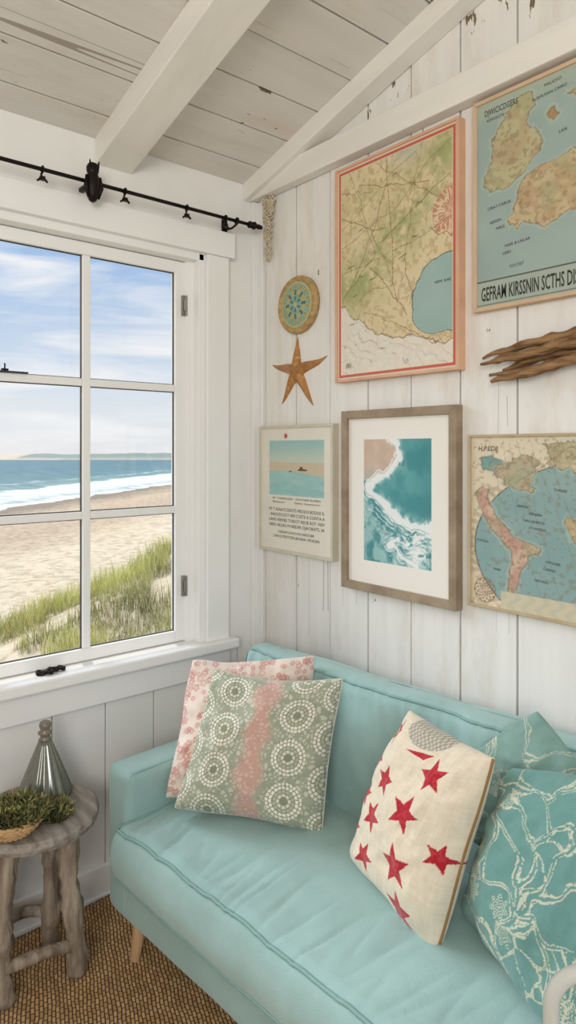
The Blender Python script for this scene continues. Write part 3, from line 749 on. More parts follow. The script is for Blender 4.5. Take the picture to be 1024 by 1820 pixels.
def p_ocean(u, v, w, h):
    x, y = u*w, v*h
    mw = .064
    c = np.ones(u.shape+(3,))*np.array((238, 234, 225.))
    inn = (x > mw) & (x < w-mw) & (y > mw+.006) & (y < h-mw)
    a = (x-mw)/(w-2*mw); b = (y-mw)/(h-2*mw)
    n = fbm(a*4, b*6, 81); n2 = fbm(a*10, b*14, 82, 5)
    wa = a+.06*(fbm(a*6, b*8, 86)-.5)*2; wb = b+.045*(fbm(a*6+5, b*8, 87)-.5)*2
    s1 = [(.34, 1.05), (.50, .93), (.56, .84), (.40, .75), (.16, .67), (.07, .60), (.18, .52), (.38, .45), (.62, .37), (.98, .31)]
    s2 = [(.98, .27), (.66, .22), (.38, .18), (.50, .11), (.80, .03)]
    d1 = pdist(wa, wb, s1); d2 = pdist(wa, wb, s2)
    sea = mix((76, 146, 150), (104, 170, 170), sst(.3, .7, n)); sea = mix(sea, (56, 126, 134), sst(.6, 1.2, a+b*.2)*.5)
    left = wa < np.interp(wb, [.28, .31, .37, .45, .52, .60, .67, .75, .84, .93, 1.05], [.99, .95, .62, .38, .18, .07, .16, .40, .56, .50, .34])
    cc = sea
    cc = np.where((left & (b < .70))[..., None], mix((78, 142, 148), (150, 190, 188), sst(.35, .6, n2)), cc)
    sandc = mix((214, 192, 172), (194, 170, 152), n2)
    sandm = left & (b >= .66)
    cc = np.where(sandm[..., None], mix(sandc, (170, 186, 180), sst(.80, .68, b)*.6), cc)
    def lines(d, per, k):
        ph = d/per+.45*fbm(a*9, b*12, 90+k)*2
        return np.clip(1-np.abs((ph % 1)-.5)*4.2, 0, 1)
    br_ = sst(.30, .50, fbm(a*18, b*26, 95, 4))
    f = np.exp(-(d1/.030)**2)*1.5
    f = f+left*np.exp(-(d1/.17)**2)*lines(d1, .042, 1)*br_*1.5
    f = f+(~left)*np.exp(-(d1/.06)**2)*br_*.8
    f = f+np.exp(-(d2/.022)**2)*1.2*sst(.25, .45, fbm(a*14, b*18, 97))
    f = f+np.exp(-(d2/.10)**2)*lines(d2, .035, 2)*br_*1.0
    f = f+np.exp(-(np.hypot((a-.84)/.16, (b-.12)/.07))**2)*br_*1.1
    f = f*(np.where(sandm & (d1 > .06), 0, 1))
    cc = mix(cc, (240, 242, 239), np.clip(f, 0, 1)*.95)
    c = np.where(inn[..., None], cc, c)
    return c
OAKF = simple('grey_brown_oak_frame', (168, 150, 126), .6, c2=(136, 118, 97), stretch=(1, 1, 1), scale=18, bump=.3)
framed('framed_seascape', .472, .908, .970, 1.522, .028, .025, OAKF, p_ocean, 'framed aerial surf photograph with wide white mat', 'picture', y_art=-.018, step=.0013)

def p_card(u, v, w, h):
    x, y = u*w, v*h
    c = mix((226, 221, 206), (234, 229, 216), fbm(u*6, v*6, 3))
    x0, x1, y0, y1 = .045, w-.035, h*.448, h*.90
    inn = (x > x0) & (x < x1) & (y > y0) & (y < y1)
    a = (x-x0)/(x1-x0); b = (y-y0)/(y1-y0); n = fbm(a*6, b*12, 5)
    cc = mix((156, 194, 190), (198, 208, 194), sst(1, .6, b)+.2*(n-.5))
    cc = np.where((b < .60)[..., None], mix((200, 190, 165), (214, 196, 168), n), cc)
    cc = np.where((b < .40+.05*np.sin(a*3+1))[..., None], mix((140, 190, 188), (174, 208, 202), n), cc)
    boat = (np.hypot((a-.62)/.09, (b-.47)/.020) < 1) | (np.hypot((a-.6)/.03, (b-.50)/.028) < 1) | (np.hypot((a-.4)/.04, (b-.44)/.010) < 1)
    cc = np.where(boat[..., None], (110, 86, 70), cc)
    c = np.where(inn[..., None], cc, c)
    pr_ = np.hypot(x-.135, y-(h*.937)); th = np.arctan2(y-h*.937, x-.135)
    c = np.where(((pr_ < .010) & ((np.cos(th*5) > -.3) | (pr_ < .005)))[..., None], (190, 44, 50), c)
    return c
def i_card(m, x0, x1, z0, z1, y):
    T = [('BY T MARADEID   SOOTSIDE RUMEN', .010, .415, .25, 0), ('Butterarr          Detre Vewriorrrr', .010, .385, .25, 0),
         ('PY T ASAATS DEOTS MEOSOI BODOS IL', .0155, .318, .29, 1), ('- INIOSITIOSOT IEM COETE A CONTA A', .0155, .275, .29, 1), ('LANS-VERIND TOIDOT REOR ROT -NSV', .0155, .232, .29, 1), ('NEIO BOAS M NEEAR DJAORATI, IA', .0155, .189, .29, 1),
         ('USEINKTAYIHOOKOIRIDOBR', .012, .137, .19, 2), ('DAACE-PEATICEN JBOANA- MOASAN', .014, .098, .24, 2)]
    for t, s, vz, wd, al in T:
        m.text(t, s, (x0+x1)/2+.005, z0+(z1-z0)*vz, y, wd, 1, center=True)
CARDF = simple('cream_painted_frame', (206, 200, 180), .6, var=.06)
framed('framed_postcard', .047, .433, 1.042, 1.486, .028, .010, CARDF, p_card, 'pale framed beach postcard with printed verse and red pin', 'picture', i_card, y_art=-.022)

def p_old(u, v, w, h):
    n = fbm(u*5, v*5, 91); n2 = fbm(u*50, v*50, 92, 3)
    c = mix((210, 197, 168), (226, 215, 190), n)
    d = np.hypot((u-.70)/.68, (v-.36)/.52)
    sea = mix((126, 158, 158), (152, 176, 170), n)
    c = np.where((d < 1)[..., None], sea, c)
    c = mix(c, (86, 76, 64), (np.abs(d-1) < .005)*.8)
    c = mix(c, (176, 162, 132), ((d > 1.0) & (d < 1.07) & (np.sin(np.arctan2(v-.36, u-.7)*90) > 0))*.6)
    c = land(c, u, v, [(.03, .86), (.06, .80), (.12, .80), (.17, .84), (.14, .88), (.08, .87)], (120, 160, 158), (104, 146, 146), 101)
    c = land(c, u, v, [(.14, .80), (.20, .86), (.28, .88), (.36, .86), (.35, .78), (.30, .74), (.33, .70), (.27, .69), (.22, .72), (.17, .75)], (172, 170, 144), (186, 170, 142), 111)
    S = [(.03, .67), (.06, .715), (.095, .69), (.10, .62), (.125, .55), (.17, .49), (.23, .435), (.30, .40), (.35, .375), (.34, .345), (.30, .32), (.275, .26), (.26, .19), (.24, .11), (.205, .06), (.20, .12), (.205, .20), (.215, .27), (.205, .34), (.16, .40), (.11, .46), (.07, .55)]
    c = land(c, u, v, S, (190, 152, 136), (206, 178, 156), 121, rough=.014)
    c = land(c, u, v, [(.47, .59), (.50, .565), (.54, .55), (.58, .50), (.56, .44), (.51, .42), (.475, .46), (.455, .52)], (204, 186, 140), (190, 168, 128), 131)
    c = land(c, u, v, [(.36, .95), (.5, .98), (.65, .92), (.7, .82), (.55, .78), (.45, .83)], (206, 192, 158), (184, 168, 136), 141)
    c = land(c, u, v, [(.66, .55), (.75, .62), (.85, .5), (.8, .3), (.72, .32)], (196, 172, 124), (170, 140, 104), 151)
    r = np.hypot((u-.075)*w, (v-.09)*h); th = np.arctan2((v-.09)*h, (u-.075)*w)
    c = mix(c, (140, 110, 88), (((r < .03) & (np.cos(th*12)*np.sin(r*500) > 0)) | (np.abs(r-.031) < .0015))*.7)
    for i in range(9):
        pl = wander((.1+i*.07, .98), (.3+i*.09, .0), 10, .02, 200+i); c = mix(c, (120, 112, 94), (pdist(u, v, pl) < .0012)*.4)
    c = mix(c, (150, 98, 86), (pdist(u, v, wander((.25, .75), (.6, .95), 8, .02, 77)) < .002)*.6)
    c = mix(c, (136, 114, 90), (n2 > .64)*.3)
    c = np.where(((v < .10) & (u > .16))[..., None], mix((206, 196, 168), (168, 180, 168), (np.sin(u*90+np.sin(v*60)*2) > .2)*.3), c)
    return c
def i_old(m, x0, x1, z0, z1, y):
    m.text('H.P.LDIJ', .018, x0+.02, z1-.035, y, .06, 1, shear=.2)
    for i, (t, a, b) in enumerate((('SENKEN', .24, .60), ('AERIOMA', .30, .56), ('TARN NORDTE', .27, .52), ('OTUNSTOIS', .30, .48), ('ORTOGES', .38, .30), ('CAREOS', .37, .26), ('FOTHUO', .03, .38), ('NESTRAU', .33, .19), ('TORNRE', .42, .70), ('MARE', .12, .22))):
        m.text(t, .0085, x0+(x1-x0)*a, z0+(z1-z0)*b, y, None, 1, rot=-.08)
OLDF = simple('thin_tan_frame', (188, 168, 134), .55)
framed('framed_map', .938, 1.50, .992, 1.440, .018, .007, OLDF, p_old, 'antique style hemisphere map in thin tan frame', 'map', i_old, step=.0018)

# round plaque
e = thing('round_plaque', (.243, 0, 1.798), 'round turquoise and gold floral patterned plaque', 'wall plaque')
nr, nt_ = 80, 320
R, T = np.meshgrid(np.linspace(0, 1, nr), np.linspace(0, 2*math.pi, nt_))
rad = .081
X = .243+rad*R*np.cos(T); Z = 1.898+rad*R*np.sin(T)
c = mix((104, 156, 148), (136, 180, 166), fbm(X*60, Z*60, 3))
def petals(c, r0, r1, k, ph, col):
    t = np.clip((R-r0)/(r1-r0), 0, 1); wdt = np.sin(math.pi*t)
    m = (R > r0) & (R < r1) & (np.abs(((T+ph)*k/(2*math.pi)) % 1-.5) < .32*wdt)
    o_ = (R > r0) & (R < r1) & (np.abs(np.abs(((T+ph)*k/(2*math.pi)) % 1-.5)-.32*wdt) < .05)
    c = mix(c, col, m*.8); return mix(c, (206, 184, 122), o_*.8)
c = petals(c, .10, .40, 6, 0, (72, 112, 112)); c = petals(c, .34, .68, 8, .4, (60, 104, 108)); c = petals(c, .60, .90, 14, 0, (160, 150, 96)); c = petals(c, .42, .62, 8, .79, (190, 168, 104))
c = mix(c, (200, 180, 118), (np.abs(R-.93) < .04)*.9); c = mix(c, (200, 176, 108), (R < .09)*1.0)
P = np.stack([X, -.017-.006*(1-R**2), Z], -1).reshape(-1, 3)
npmesh('face', P, quads(nr, nt_), c.reshape(-1, 3), [STONEC], e, off=e.location)
mb = MB(); mb.lathe([(.098, -.002), (.099, .012), (.095, .020), (.086, .022), (.079, .017), (.079, -.002)], (.243, 0, 1.898), 72, axis='y')
for k in range(44):
    a = 2*math.pi*k/44; mb.lathe([(.001, .003), (.0035, .001), (.004, -.001), (.003, -.003)], (.243+.0905*math.cos(a), -.0215, 1.898+.0905*math.sin(a)), 6, axis='y')
mb.done('rim', [simple('tan_carved_rim', (180, 150, 100), .6, var=.25, scale=60, bump=.5)], e, off=e.location, smooth=True)

# starfish
cx, cz = .226, 1.668
tips = [(.228, 1.800), (.383, 1.712), (.312, 1.548), (.138, 1.560), (.080, 1.712)]
ta = [math.atan2(t[1]-cz, t[0]-cx) for t in tips]; tl = [math.hypot(t[1]-cz, t[0]-cx) for t in tips]
nth, nr = 480, 24
R, T = np.meshgrid(np.linspace(0, 1, nr), np.linspace(-math.pi, math.pi, nth))
RO = np.full(T.shape, .022)
for a, l_ in zip(ta, tl):
    D = np.abs((T-a+math.pi) % (2*math.pi)-math.pi)
    co_, si_ = np.maximum(np.cos(D), 1e-3)/l_, np.abs(np.sin(D))/.0225
    RO = np.maximum(RO, np.where(D < 1.3, (co_**1.2+si_**1.2)**(-1/1.2), 0))
rr = R*RO
X = cx+rr*np.cos(T); Z = cz+rr*np.sin(T)+.004*np.sin(rr*40)
H = -.003+.026*(1-R**2)**.6*np.clip(1-rr/.19, .3, 1)+.003*vnoise(X*300, Z*300, 3)*(1-R)
c = mix((150, 98, 50), (192, 142, 84), fbm(X*60, Z*60, 8)); c = mix(c, (216, 176, 116), (vnoise(X*260, Z*260, 5) > .78)*.6)
star = npmesh('starfish', np.stack([X, -H, Z], -1).reshape(-1, 3), quads(nr, nth)[:, ::-1], c.reshape(-1, 3), [STONEC], loc=(cx, 0, 1.548))
tag(star, 'dried orange-brown starfish mounted on the plank wall', 'starfish')

# driftwood bundle
mb = MB()
def stick(p0, p1, r0, r1, seed, n=34, bend=.010):
    pts = []; rd = []
    for i in range(n):
        t = i/(n-1)
        q = Vector(p0).lerp(Vector(p1), t)+Vector((0, 0, bend*math.sin(t*5+seed)+.006*mnoise.noise(Vector((t*9, seed, 0)))))
        pts.append(q); rr_ = (r0+(r1-r0)*t)*(1+.35*mnoise.noise(Vector((t*9, seed*3, 1)))); rd.append(rr_*(.40+.6*min(1, t*7+.05, (1-t)*7+.05)))
    mb.tube(pts, rd, 16, 0, wob=.5, seed=seed)
stick((.985, -.020, 1.628), (1.44, -.024, 1.715), .007, .017, 1)
stick((.990, -.036, 1.615), (1.40, -.040, 1.678), .008, .017, 2, bend=.005)
stick((1.005, -.020, 1.590), (1.46, -.024, 1.650), .008, .015, 3)
stick((1.02, -.036, 1.578), (1.42, -.040, 1.618), .009, .013, 5, bend=.005)
stick((1.04, -.014, 1.604), (1.40, -.014, 1.640), .008, .013, 6)
o = mb.done('driftwood', [simple('brown_driftwood', (176, 140, 98), .8, c2=(112, 80, 52), stretch=(1.5, 9, 9), scale=9, bump=1, bscale=22, bdist=.006)], loc=(.985, 0, 1.565), smooth=True)
tag(o, 'bundle of rough brown driftwood sticks hung on the wall', 'driftwood')

# crocheted hanging
mb = MB(); r = random.Random(5)
for k in range(46):
    t = k/45; z = 2.308-.22*t; w = .032*(1-t)**1.2+.006
    for s in range(4 if t < .4 else 2):
        a0 = r.uniform(0, 6.28); c_ = (.088+r.uniform(-w, w)*.7, -.016+r.uniform(-.008, .006), z)
        rad_ = r.uniform(.005, .009)
        mb.tube([(c_[0]+rad_*math.cos(a0+q), c_[1]+.004*math.sin(q*2), c_[2]+rad_*math.sin(a0+q)) for q in [i*.785 for i in range(8)]], .0022, 5, closed=True)
mb.tube([(.088, -.012, 2.312), (.088, -.014, 2.2), (.09, -.014, 2.08)], .003, 6)
o = mb.done('crochet_hanging', [simple('cream_crochet', (214, 200, 172), .9, bump=.3)], loc=(.088, 0, 2.31), smooth=True)
tag(o, 'cream crocheted tassel hanging in the wall corner', 'wall hanging')

# ================================================================== CURTAIN ROD
rod = thing('curtain_rod', (.08, -1.0, 2.197), 'black iron curtain rod above the window', 'curtain rod')
mb = MB(); mb.tube([(.08, -1.95, 2.197), (.08, -.085, 2.197)], .0058, 14)
mb.done('pole', [IRON], rod, off=rod.location, smooth=True)
mb = MB()
pr = [(.004, 0), (.012, .003), (.012, .010), (.007, .014), (.012, .018), (.014, .026), (.010, .032), (.006, .036), (.009, .042), (.009, .048), (.005, .052), (.008, .056), (.003, .062)]
vs = MB().lathe(pr, (0, 0, 0), 20)
mb.add([(.08+v[0], -.10+v[2], 2.197+v[1]) for v in vs.v], vs.f)
mb.done('finial', [IRON], rod, off=rod.location, smooth=True)
def bracket(y):
    mb = MB(); mb.box(-.002, .008, y-.010, y+.010, 2.172, 2.222); mb.tube([(.004, y, 2.185), (.05, y, 2.180), (.078, y, 2.186)], .004, 8)
    mb.tube([(.080+.010*math.cos(a), y, 2.197+.010*math.sin(a)) for a in [i*math.pi/8 for i in range(16)]], .0035, 8, closed=True)
    mb.done('bracket', [IRON], rod, off=rod.location, smooth=False, bevel=.001)
bracket(-.15); bracket(-1.80)
mb = MB(); y = -.68
mb.lathe([(.004, -.055), (.011, -.050), (.019, -.030), (.021, -.005), (.019, .018), (.015, .028), (.018, .036), (.019, .048), (.014, .058), (.004, .063)], (.085, y, 2.192), 24)
for s in (-1, 1):
    mb.tube([(.096, y+s*.011, 2.240), (.098, y+s*.015, 2.258)], [.005, .001], 8)
    mb.tube([(.099, y+s*.007, 2.234), (.105, y+s*.007, 2.234)], [.0055, .004], 12)
    mb.tube([(.09, y+s*.020, 2.212), (.092, y+s*.024, 2.18), (.09, y+s*.016, 2.148)], [.005, .007, .003], 8)
mb.tube([(.100, y, 2.228), (.108, y, 2.218)], [.003, .001], 8)
mb.box(-.002, .07, y-.007, y+.007, 2.190, 2.202)
mb.done('owl_ornament', [IRON], rod, off=rod.location, smooth=True)
for i, y in enumerate((-.828, -.573, -.352, -.198)):
    mb = MB()
    mb.tube([(.08+.0088*math.cos(a), y, 2.197+.0088*math.sin(a)) for a in [k*math.pi/8 for k in range(16)]], .0026, 6, closed=True)
    mb.tube([(.08, y, 2.188), (.083, y-.005, 2.181), (.08, y, 2.174)], .003, 6)
    mb.box(.075, .085, y-.007, y+.007, 2.166, 2.177)
    mb.tube([(.08, y-.015, 2.162), (.08, y-.004, 2.172), (.08, y+.004, 2.172), (.08, y+.015, 2.163)], [.003, .004, .004, .003], 6)
    o = mb.done('curtain_clip', [IRON], loc=(.08, y, 2.162)); tag(o, 'black iron clip ring on the curtain rod', 'curtain clip', group='clips on the curtain rod')

# sill ornament
mb = MB()
for k, (yy, xx, rr_) in enumerate(((-.80, .0, .014), (-.772, .006, .013), (-.745, -.002, .012), (-.785, .012, .010))):
    mb.tube([(xx+rr_*math.cos(a), yy+rr_*math.sin(a), .742+.004*math.sin(2*a+k)+.003*(k % 2)) for a in [q*math.pi/9 for q in range(18)]], .0042, 8, closed=True)
mb.tube([(.004, -.815, .742), (.004, -.77, .750), (.0, -.73, .743)], .0045, 8)
o = mb.done('iron_trinket', [IRON], loc=(.0, -.77, .737), smooth=True); tag(o, 'small dark twisted iron trinket on the window sill', 'ornament')

# ================================================================== SIDE TABLE
TX, TY, TZ = .195, -.892, .445
tb = thing('side_table', (TX, TY, GZ), 'round rustic stool-table with weathered top and branch legs', 'side table')
nrm_ = 64; mb = MB(); vs = []
prof = [(.001, -.034), (.150, -.034), (.162, -.028), (.166, -.016), (.164, -.005), (.157, 0), (.001, 0)]
for (rr_, zz) in prof:
    for k in range(nrm_):
        a = 2*math.pi*k/nrm_; q = rr_*(1+.018*mnoise.noise(Vector((math.cos(a)*2, math.sin(a)*2, 3)))+.006*math.sin(9*a))
        vs.append((TX+q*math.cos(a), TY+q*math.sin(a), TZ+zz))
fs = [(i*nrm_+k, i*nrm_+(k+1) % nrm_, (i+1)*nrm_+(k+1) % nrm_, (i+1)*nrm_+k) for i in range(len(prof)-1) for k in range(nrm_)]
mb.add(vs, fs); mb.done('top', [GREYW], tb, off=tb.location)
LG = [(.262, -.806), (.232, -.985), (.105, -.975), (.118, -.815)]
for i, (lx, ly) in enumerate(LG):
    mb = MB(); tx, ty = TX+(lx-TX)*.86, TY+(ly-TY)*.86
    pts = [(lx+(tx-lx)*t+.006*math.sin(t*6+i*2), ly+(ty-ly)*t+.006*math.cos(t*5+i), GZ+(TZ-.03-GZ)*t) for t in [k/28 for k in range(29)]]
    mb.tube(pts, [.025+.003*math.sin(k*.65+i)+.0015*math.sin(k*2.1+i) for k in range(29)], 18, wob=.3, seed=i*3+1)
    mb.done('leg', [BRANCH], tb, off=tb.location, smooth=True)
for i in range(4):
    a = Vector((LG[i][0], LG[i][1], 0)); b_ = Vector((LG[(i+1) % 4][0], LG[(i+1) % 4][1], 0)); z0 = (.09, .075, .10, .12)[i]
    out = ((a+b_)/2-Vector((TX, TY, 0))).normalized()
    mb = MB(); mb.tube([a.lerp(b_, t)+out*.022*math.sin(math.pi*t)+Vector((0, 0, z0+.02*math.sin(math.pi*t))) for t in [k/12 for k in range(13)]], .0155, 12, wob=.25, seed=i+20)
    mb.done('stretcher', [BRANCH], tb, off=tb.location, smooth=True)

# glass bottle
G, nt, b = newmat('smoky_ribbed_glass'); b.inputs['Roughness'].default_value = .14
b.inputs['Metallic'].default_value = .25; b.inputs['Specular IOR Level'].default_value = .8; b.inputs['Coat Weight'].default_value = .4
no = N(nt, 'ShaderNodeTexNoise'); no.inputs['Scale'].default_value = 30; cr = N(nt, 'ShaderNodeValToRGB'); cr.color_ramp.elements[0].color = lin((92, 94, 84)); cr.color_ramp.elements[1].color = lin((134, 134, 120))
nt.links.new(no.outputs[0], cr.inputs[0]); nt.links.new(cr.outputs[0], b.inputs['Base Color'])
bt = thing('glass_bottle', (.128, -.838, TZ), 'conical ribbed smoky grey-green bottle with round stopper on the side table', 'bottle')
mb = MB(); mb.lathe([(.056, 0), (.069, .003), (.071, .010), (.067, .022), (.057, .050), (.043, .085), (.031, .115), (.021, .140), (.017, .150)], (.128, -.838, TZ), 112, rib=.035, ribn=16)
mb.done('bottle_body', [G], bt, off=bt.location, smooth=True)
mb = MB(); mb.lathe([(.015, .150), (.018, .153), (.014, .158), (.013, .166), (.019, .170), (.019, .174), (.011, .178), (.015, .186), (.0165, .193), (.014, .201), (.004, .206)], (.128, -.838, TZ), 28)
mb.done('stopper', [simple('taupe_stopper', (124, 114, 100), .25, bump=.1, spec=.6)], bt, off=bt.location, smooth=True)

# basket + moss
BX, BY = .258, -.968
mb = MB()
for k in range(6):
    t = k/5; rr_ = .048+.024*math.sin(t*1.45); z = TZ+.005+.034*t
    mb.tube([((BX+(rr_+.0015*math.sin(a*26+k*3.1))*math.cos(a)), BY+(rr_+.0015*math.sin(a*26+k*3.1))*math.sin(a), z+.0008*math.cos(a*26)) for a in [2*math.pi*q/120 for q in range(120)]], .0045, 8, closed=True)
mb.lathe([(.001, .001), (.046, .001), (.048, .004), (.046, .008), (.001, .008)], (BX, BY, TZ), 40)
o = mb.done('woven_basket', [simple('tan_wicker', (196, 160, 114), .8, var=.25, scale=60, bump=.4)], loc=(BX, BY, TZ), smooth=True)
tag(o, 'shallow tan woven basket bowl on the side table', 'basket')
def moss(name, cx_, cy_, z0, rx, ry, hh, n, label, seed):
    r = np.random.RandomState(seed); P = []; F = []; C = []
    for i in range(n):
        a = r.rand()*6.283; q = r.rand()**.55*1.08; px = cx_+rx*q*math.cos(a); py = cy_+ry*q*math.sin(a)
        lump = mnoise.noise(Vector((px*60, py*60, seed)))
        pz = z0+hh*max(0, 1-q*q)*.8*(.85+.9*lump)+.003
        d = Vector((r.randn()*.9+math.cos(a)*q*.6, r.randn()*.9+math.sin(a)*q*.6, .4+r.rand())).normalized(); l_ = .008+r.rand()**2*.026; s = Vector((r.randn(), r.randn(), r.randn()*.3)).normalized()*.0013
        b0 = Vector((px, py, pz)); k = len(P)
        P += [b0-s-d*.003, b0+s-d*.003, b0+s*.8+d*l_*.6+Vector((r.randn()*.003, r.randn()*.003, 0)), b0+d*l_]
        F.append((k, k+1, k+2, k+3)); g = r.rand()
        cc = np.array((88, 94, 54))*(1-g)+np.array((158, 158, 102))*g
        if r.rand() < .2: cc = np.array((160, 138, 98))
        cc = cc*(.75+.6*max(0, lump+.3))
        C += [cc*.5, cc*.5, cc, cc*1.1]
    k0 = len(P); m = 20
    for j in range(8):
        q = j/7
        for i in range(m):
            a = 6.283*i/m; x = cx_+rx*q*math.cos(a)*.85; y = cy_+ry*q*math.sin(a)*.85
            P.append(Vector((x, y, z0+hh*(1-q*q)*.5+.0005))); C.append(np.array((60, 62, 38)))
    for j in range(7):
        for i in range(m): F.append((k0+j*m+i, k0+j*m+(i+1) % m, k0+(j+1)*m+(i+1) % m, k0+(j+1)*m+i))
    P = [Vector((p.x, p.y, max(p.z, z0))) for p in P]
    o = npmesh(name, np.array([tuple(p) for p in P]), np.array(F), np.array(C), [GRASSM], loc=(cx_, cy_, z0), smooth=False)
    tag(o, label, 'moss', kind='stuff'); return o
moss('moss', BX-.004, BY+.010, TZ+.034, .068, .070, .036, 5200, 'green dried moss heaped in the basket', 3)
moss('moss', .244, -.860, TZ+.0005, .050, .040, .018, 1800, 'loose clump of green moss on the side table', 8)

# ================================================================== CHAIR
ch = thing('side_chair', (1.80, -.90, GZ), 'light grey painted chair with rounded bent back frame', 'chair')
GP = simple('light_grey_paint', (184, 184, 176), .5, var=.05, scale=8, bump=.1)
A0 = Vector((1.632, -.855, 0)); dv = Vector((.78, .62, 0)).normalized(); sv = Vector((.62, -.78, 0)).normalized()
def loop(p, w_, H, rc=.042):
    pts = []
    for k in range(9): pts.append(p+Vector((0, 0, GZ+(H-rc-GZ)*k/8)))
    for k in range(1, 8): a = math.pi-k*math.pi/16; pts.append(p+dv*(rc+rc*math.cos(a))+Vector((0, 0, H-rc+rc*math.sin(a))))
    for k in range(9): pts.append(p+dv*(rc+(w_-2*rc)*k/8)+Vector((0, 0, H)))
    for k in range(1, 8): a = math.pi/2-k*math.pi/16; pts.append(p+dv*(w_-rc+rc*math.cos(a))+Vector((0, 0, H-rc+rc*math.sin(a))))
    for k in range(9): pts.append(p+dv*w_+Vector((0, 0, H-rc-(H-rc-GZ)*k/8)))
    return pts
mb = MB(); mb.tube(loop(A0, .33, .852), .0085, 14)
mb.done('back_frame', [GP], ch, off=ch.location, smooth=True)
mb = MB()
for t in (.09, .165, .24): mb.tube([A0+dv*t+Vector((0, 0, .46)), A0+dv*t+Vector((0, 0, .85))], .007, 10)
mb.done('back_spindles', [GP], ch, off=ch.location, smooth=True)
mb = MB(); p0 = A0+dv*.01; q = [p0, p0+dv*.31, p0+dv*.31+sv*.32, p0+sv*.32]
mb.hexa([tuple(v+Vector((0, 0, .44))) for v in q]+[tuple(v+Vector((0, 0, .465))) for v in q]); mb.done('seat', [GP], ch, off=ch.location, bevel=.006)
for v in (q[2]-dv*.03-sv*.03, q[3]+dv*.03-sv*.03):
    MB().tube([v+Vector((0, 0, GZ)), v+Vector((0, 0, .45))], [.011, .014], 12).done('leg', [GP], ch, off=ch.location, smooth=True)

# ================================================================== OUTDOORS
NX, NY = -.764, -.645
def SD(x, y): return (x+38.5)*NX+(y-10.9)*NY
def TER(x, y):
    sd = SD(x, y)
    beach = -2-.035*sd
    dz = np.clip(-1.14+.43*(y-.69), -1.45, 1.0)-.15*sst(-4.5, -1.5, x)+.22*(fbm(x*.9+50, y*.9+50, 7)-.5)
    g = sst(-10.0, -5.6, x)
    return beach*(1-g)+dz*g+.09*(fbm(x*1.2+80, y*1.2+80, 5)-.5)
gx = -.15-np.concatenate([np.linspace(0, 10, 90), 10+np.linspace(.1, 1, 90)**1.6*75])
gy = np.concatenate([-6-np.linspace(1, .02, 30)**1.5*60, np.linspace(-6, 8, 110), 8+np.linspace(.02, 1, 60)**1.5*70])
X, Y = np.meshgrid(gx[::-1], gy)
SAND, nt, b = newmat('beach_sand'); L = nt.links
geo = N(nt, 'ShaderNodeNewGeometry'); dt = N(nt, 'ShaderNodeVectorMath', operation='DOT_PRODUCT'); dt.inputs[1].default_value = (NX, NY, 0)
L.new(geo.outputs['Position'], dt.inputs[0])
n1 = N(nt, 'ShaderNodeTexNoise'); n1.inputs['Scale'].default_value = .25; n1.inputs['Detail'].default_value = 8; L.new(geo.outputs['Position'], n1.inputs['Vector'])
ad = N(nt, 'ShaderNodeMath', operation='MULTIPLY_ADD'); ad.inputs[1].default_value = 5; L.new(n1.outputs[0], ad.inputs[0]); L.new(dt.outputs['Value'], ad.inputs[2])
S0 = -38.5*NX+10.9*NY
mr = N(nt, 'ShaderNodeMapRange'); mr.inputs['From Min'].default_value = S0-24+2.5; mr.inputs['From Max'].default_value = S0+2.5; L.new(ad.outputs[0], mr.inputs['Value'])
cr = N(nt, 'ShaderNodeValToRGB'); E = cr.color_ramp.elements
E[0].position = 0; E[0].color = lin((216, 199, 170)); E[1].position = .95; E[1].color = lin((138, 122, 102))
q_ = E.new(.46); q_.color = lin((212, 193, 163)); q_ = E.new(.62); q_.color = lin((184, 161, 133)); q_ = E.new(.78); q_.color = lin((194, 171, 142))
L.new(mr.outputs[0], cr.inputs[0])
n2 = N(nt, 'ShaderNodeTexNoise'); n2.inputs['Scale'].default_value = 3.5; n2.inputs['Detail'].default_value = 10; n2.inputs['Roughness'].default_value = .65; L.new(geo.outputs['Position'], n2.inputs['Vector'])
cr2 = N(nt, 'ShaderNodeValToRGB'); cr2.color_ramp.elements[0].position = .38; cr2.color_ramp.elements[0].color = (.58, .54, .50, 1); cr2.color_ramp.elements[1].position = .54; cr2.color_ramp.elements[1].color = (1, 1, 1, 1)
L.new(n2.outputs[0], cr2.inputs[0])
m5 = N(nt, 'ShaderNodeMixRGB', blend_type='MULTIPLY'); m5.inputs[0].default_value = .8; L.new(cr.outputs[0], m5.inputs[1]); L.new(cr2.outputs[0], m5.inputs[2]); L.new(m5.outputs[0], b.inputs['Base Color'])
bp = N(nt, 'ShaderNodeBump'); bp.inputs['Distance'].default_value = .12; bp.inputs['Strength'].default_value = 1; L.new(n2.outputs[0], bp.inputs['Height']); L.new(bp.outputs[0], b.inputs['Normal']); b.inputs['Roughness'].default_value = .95
o = npmesh('beach_sand', np.stack([X, Y, TER(X, Y)], -1).reshape(-1, 3), quads(X.shape[1], X.shape[0]), None, [SAND]); tag(o, 'pale sandy beach and dune outside the window', 'beach', kind='stuff')
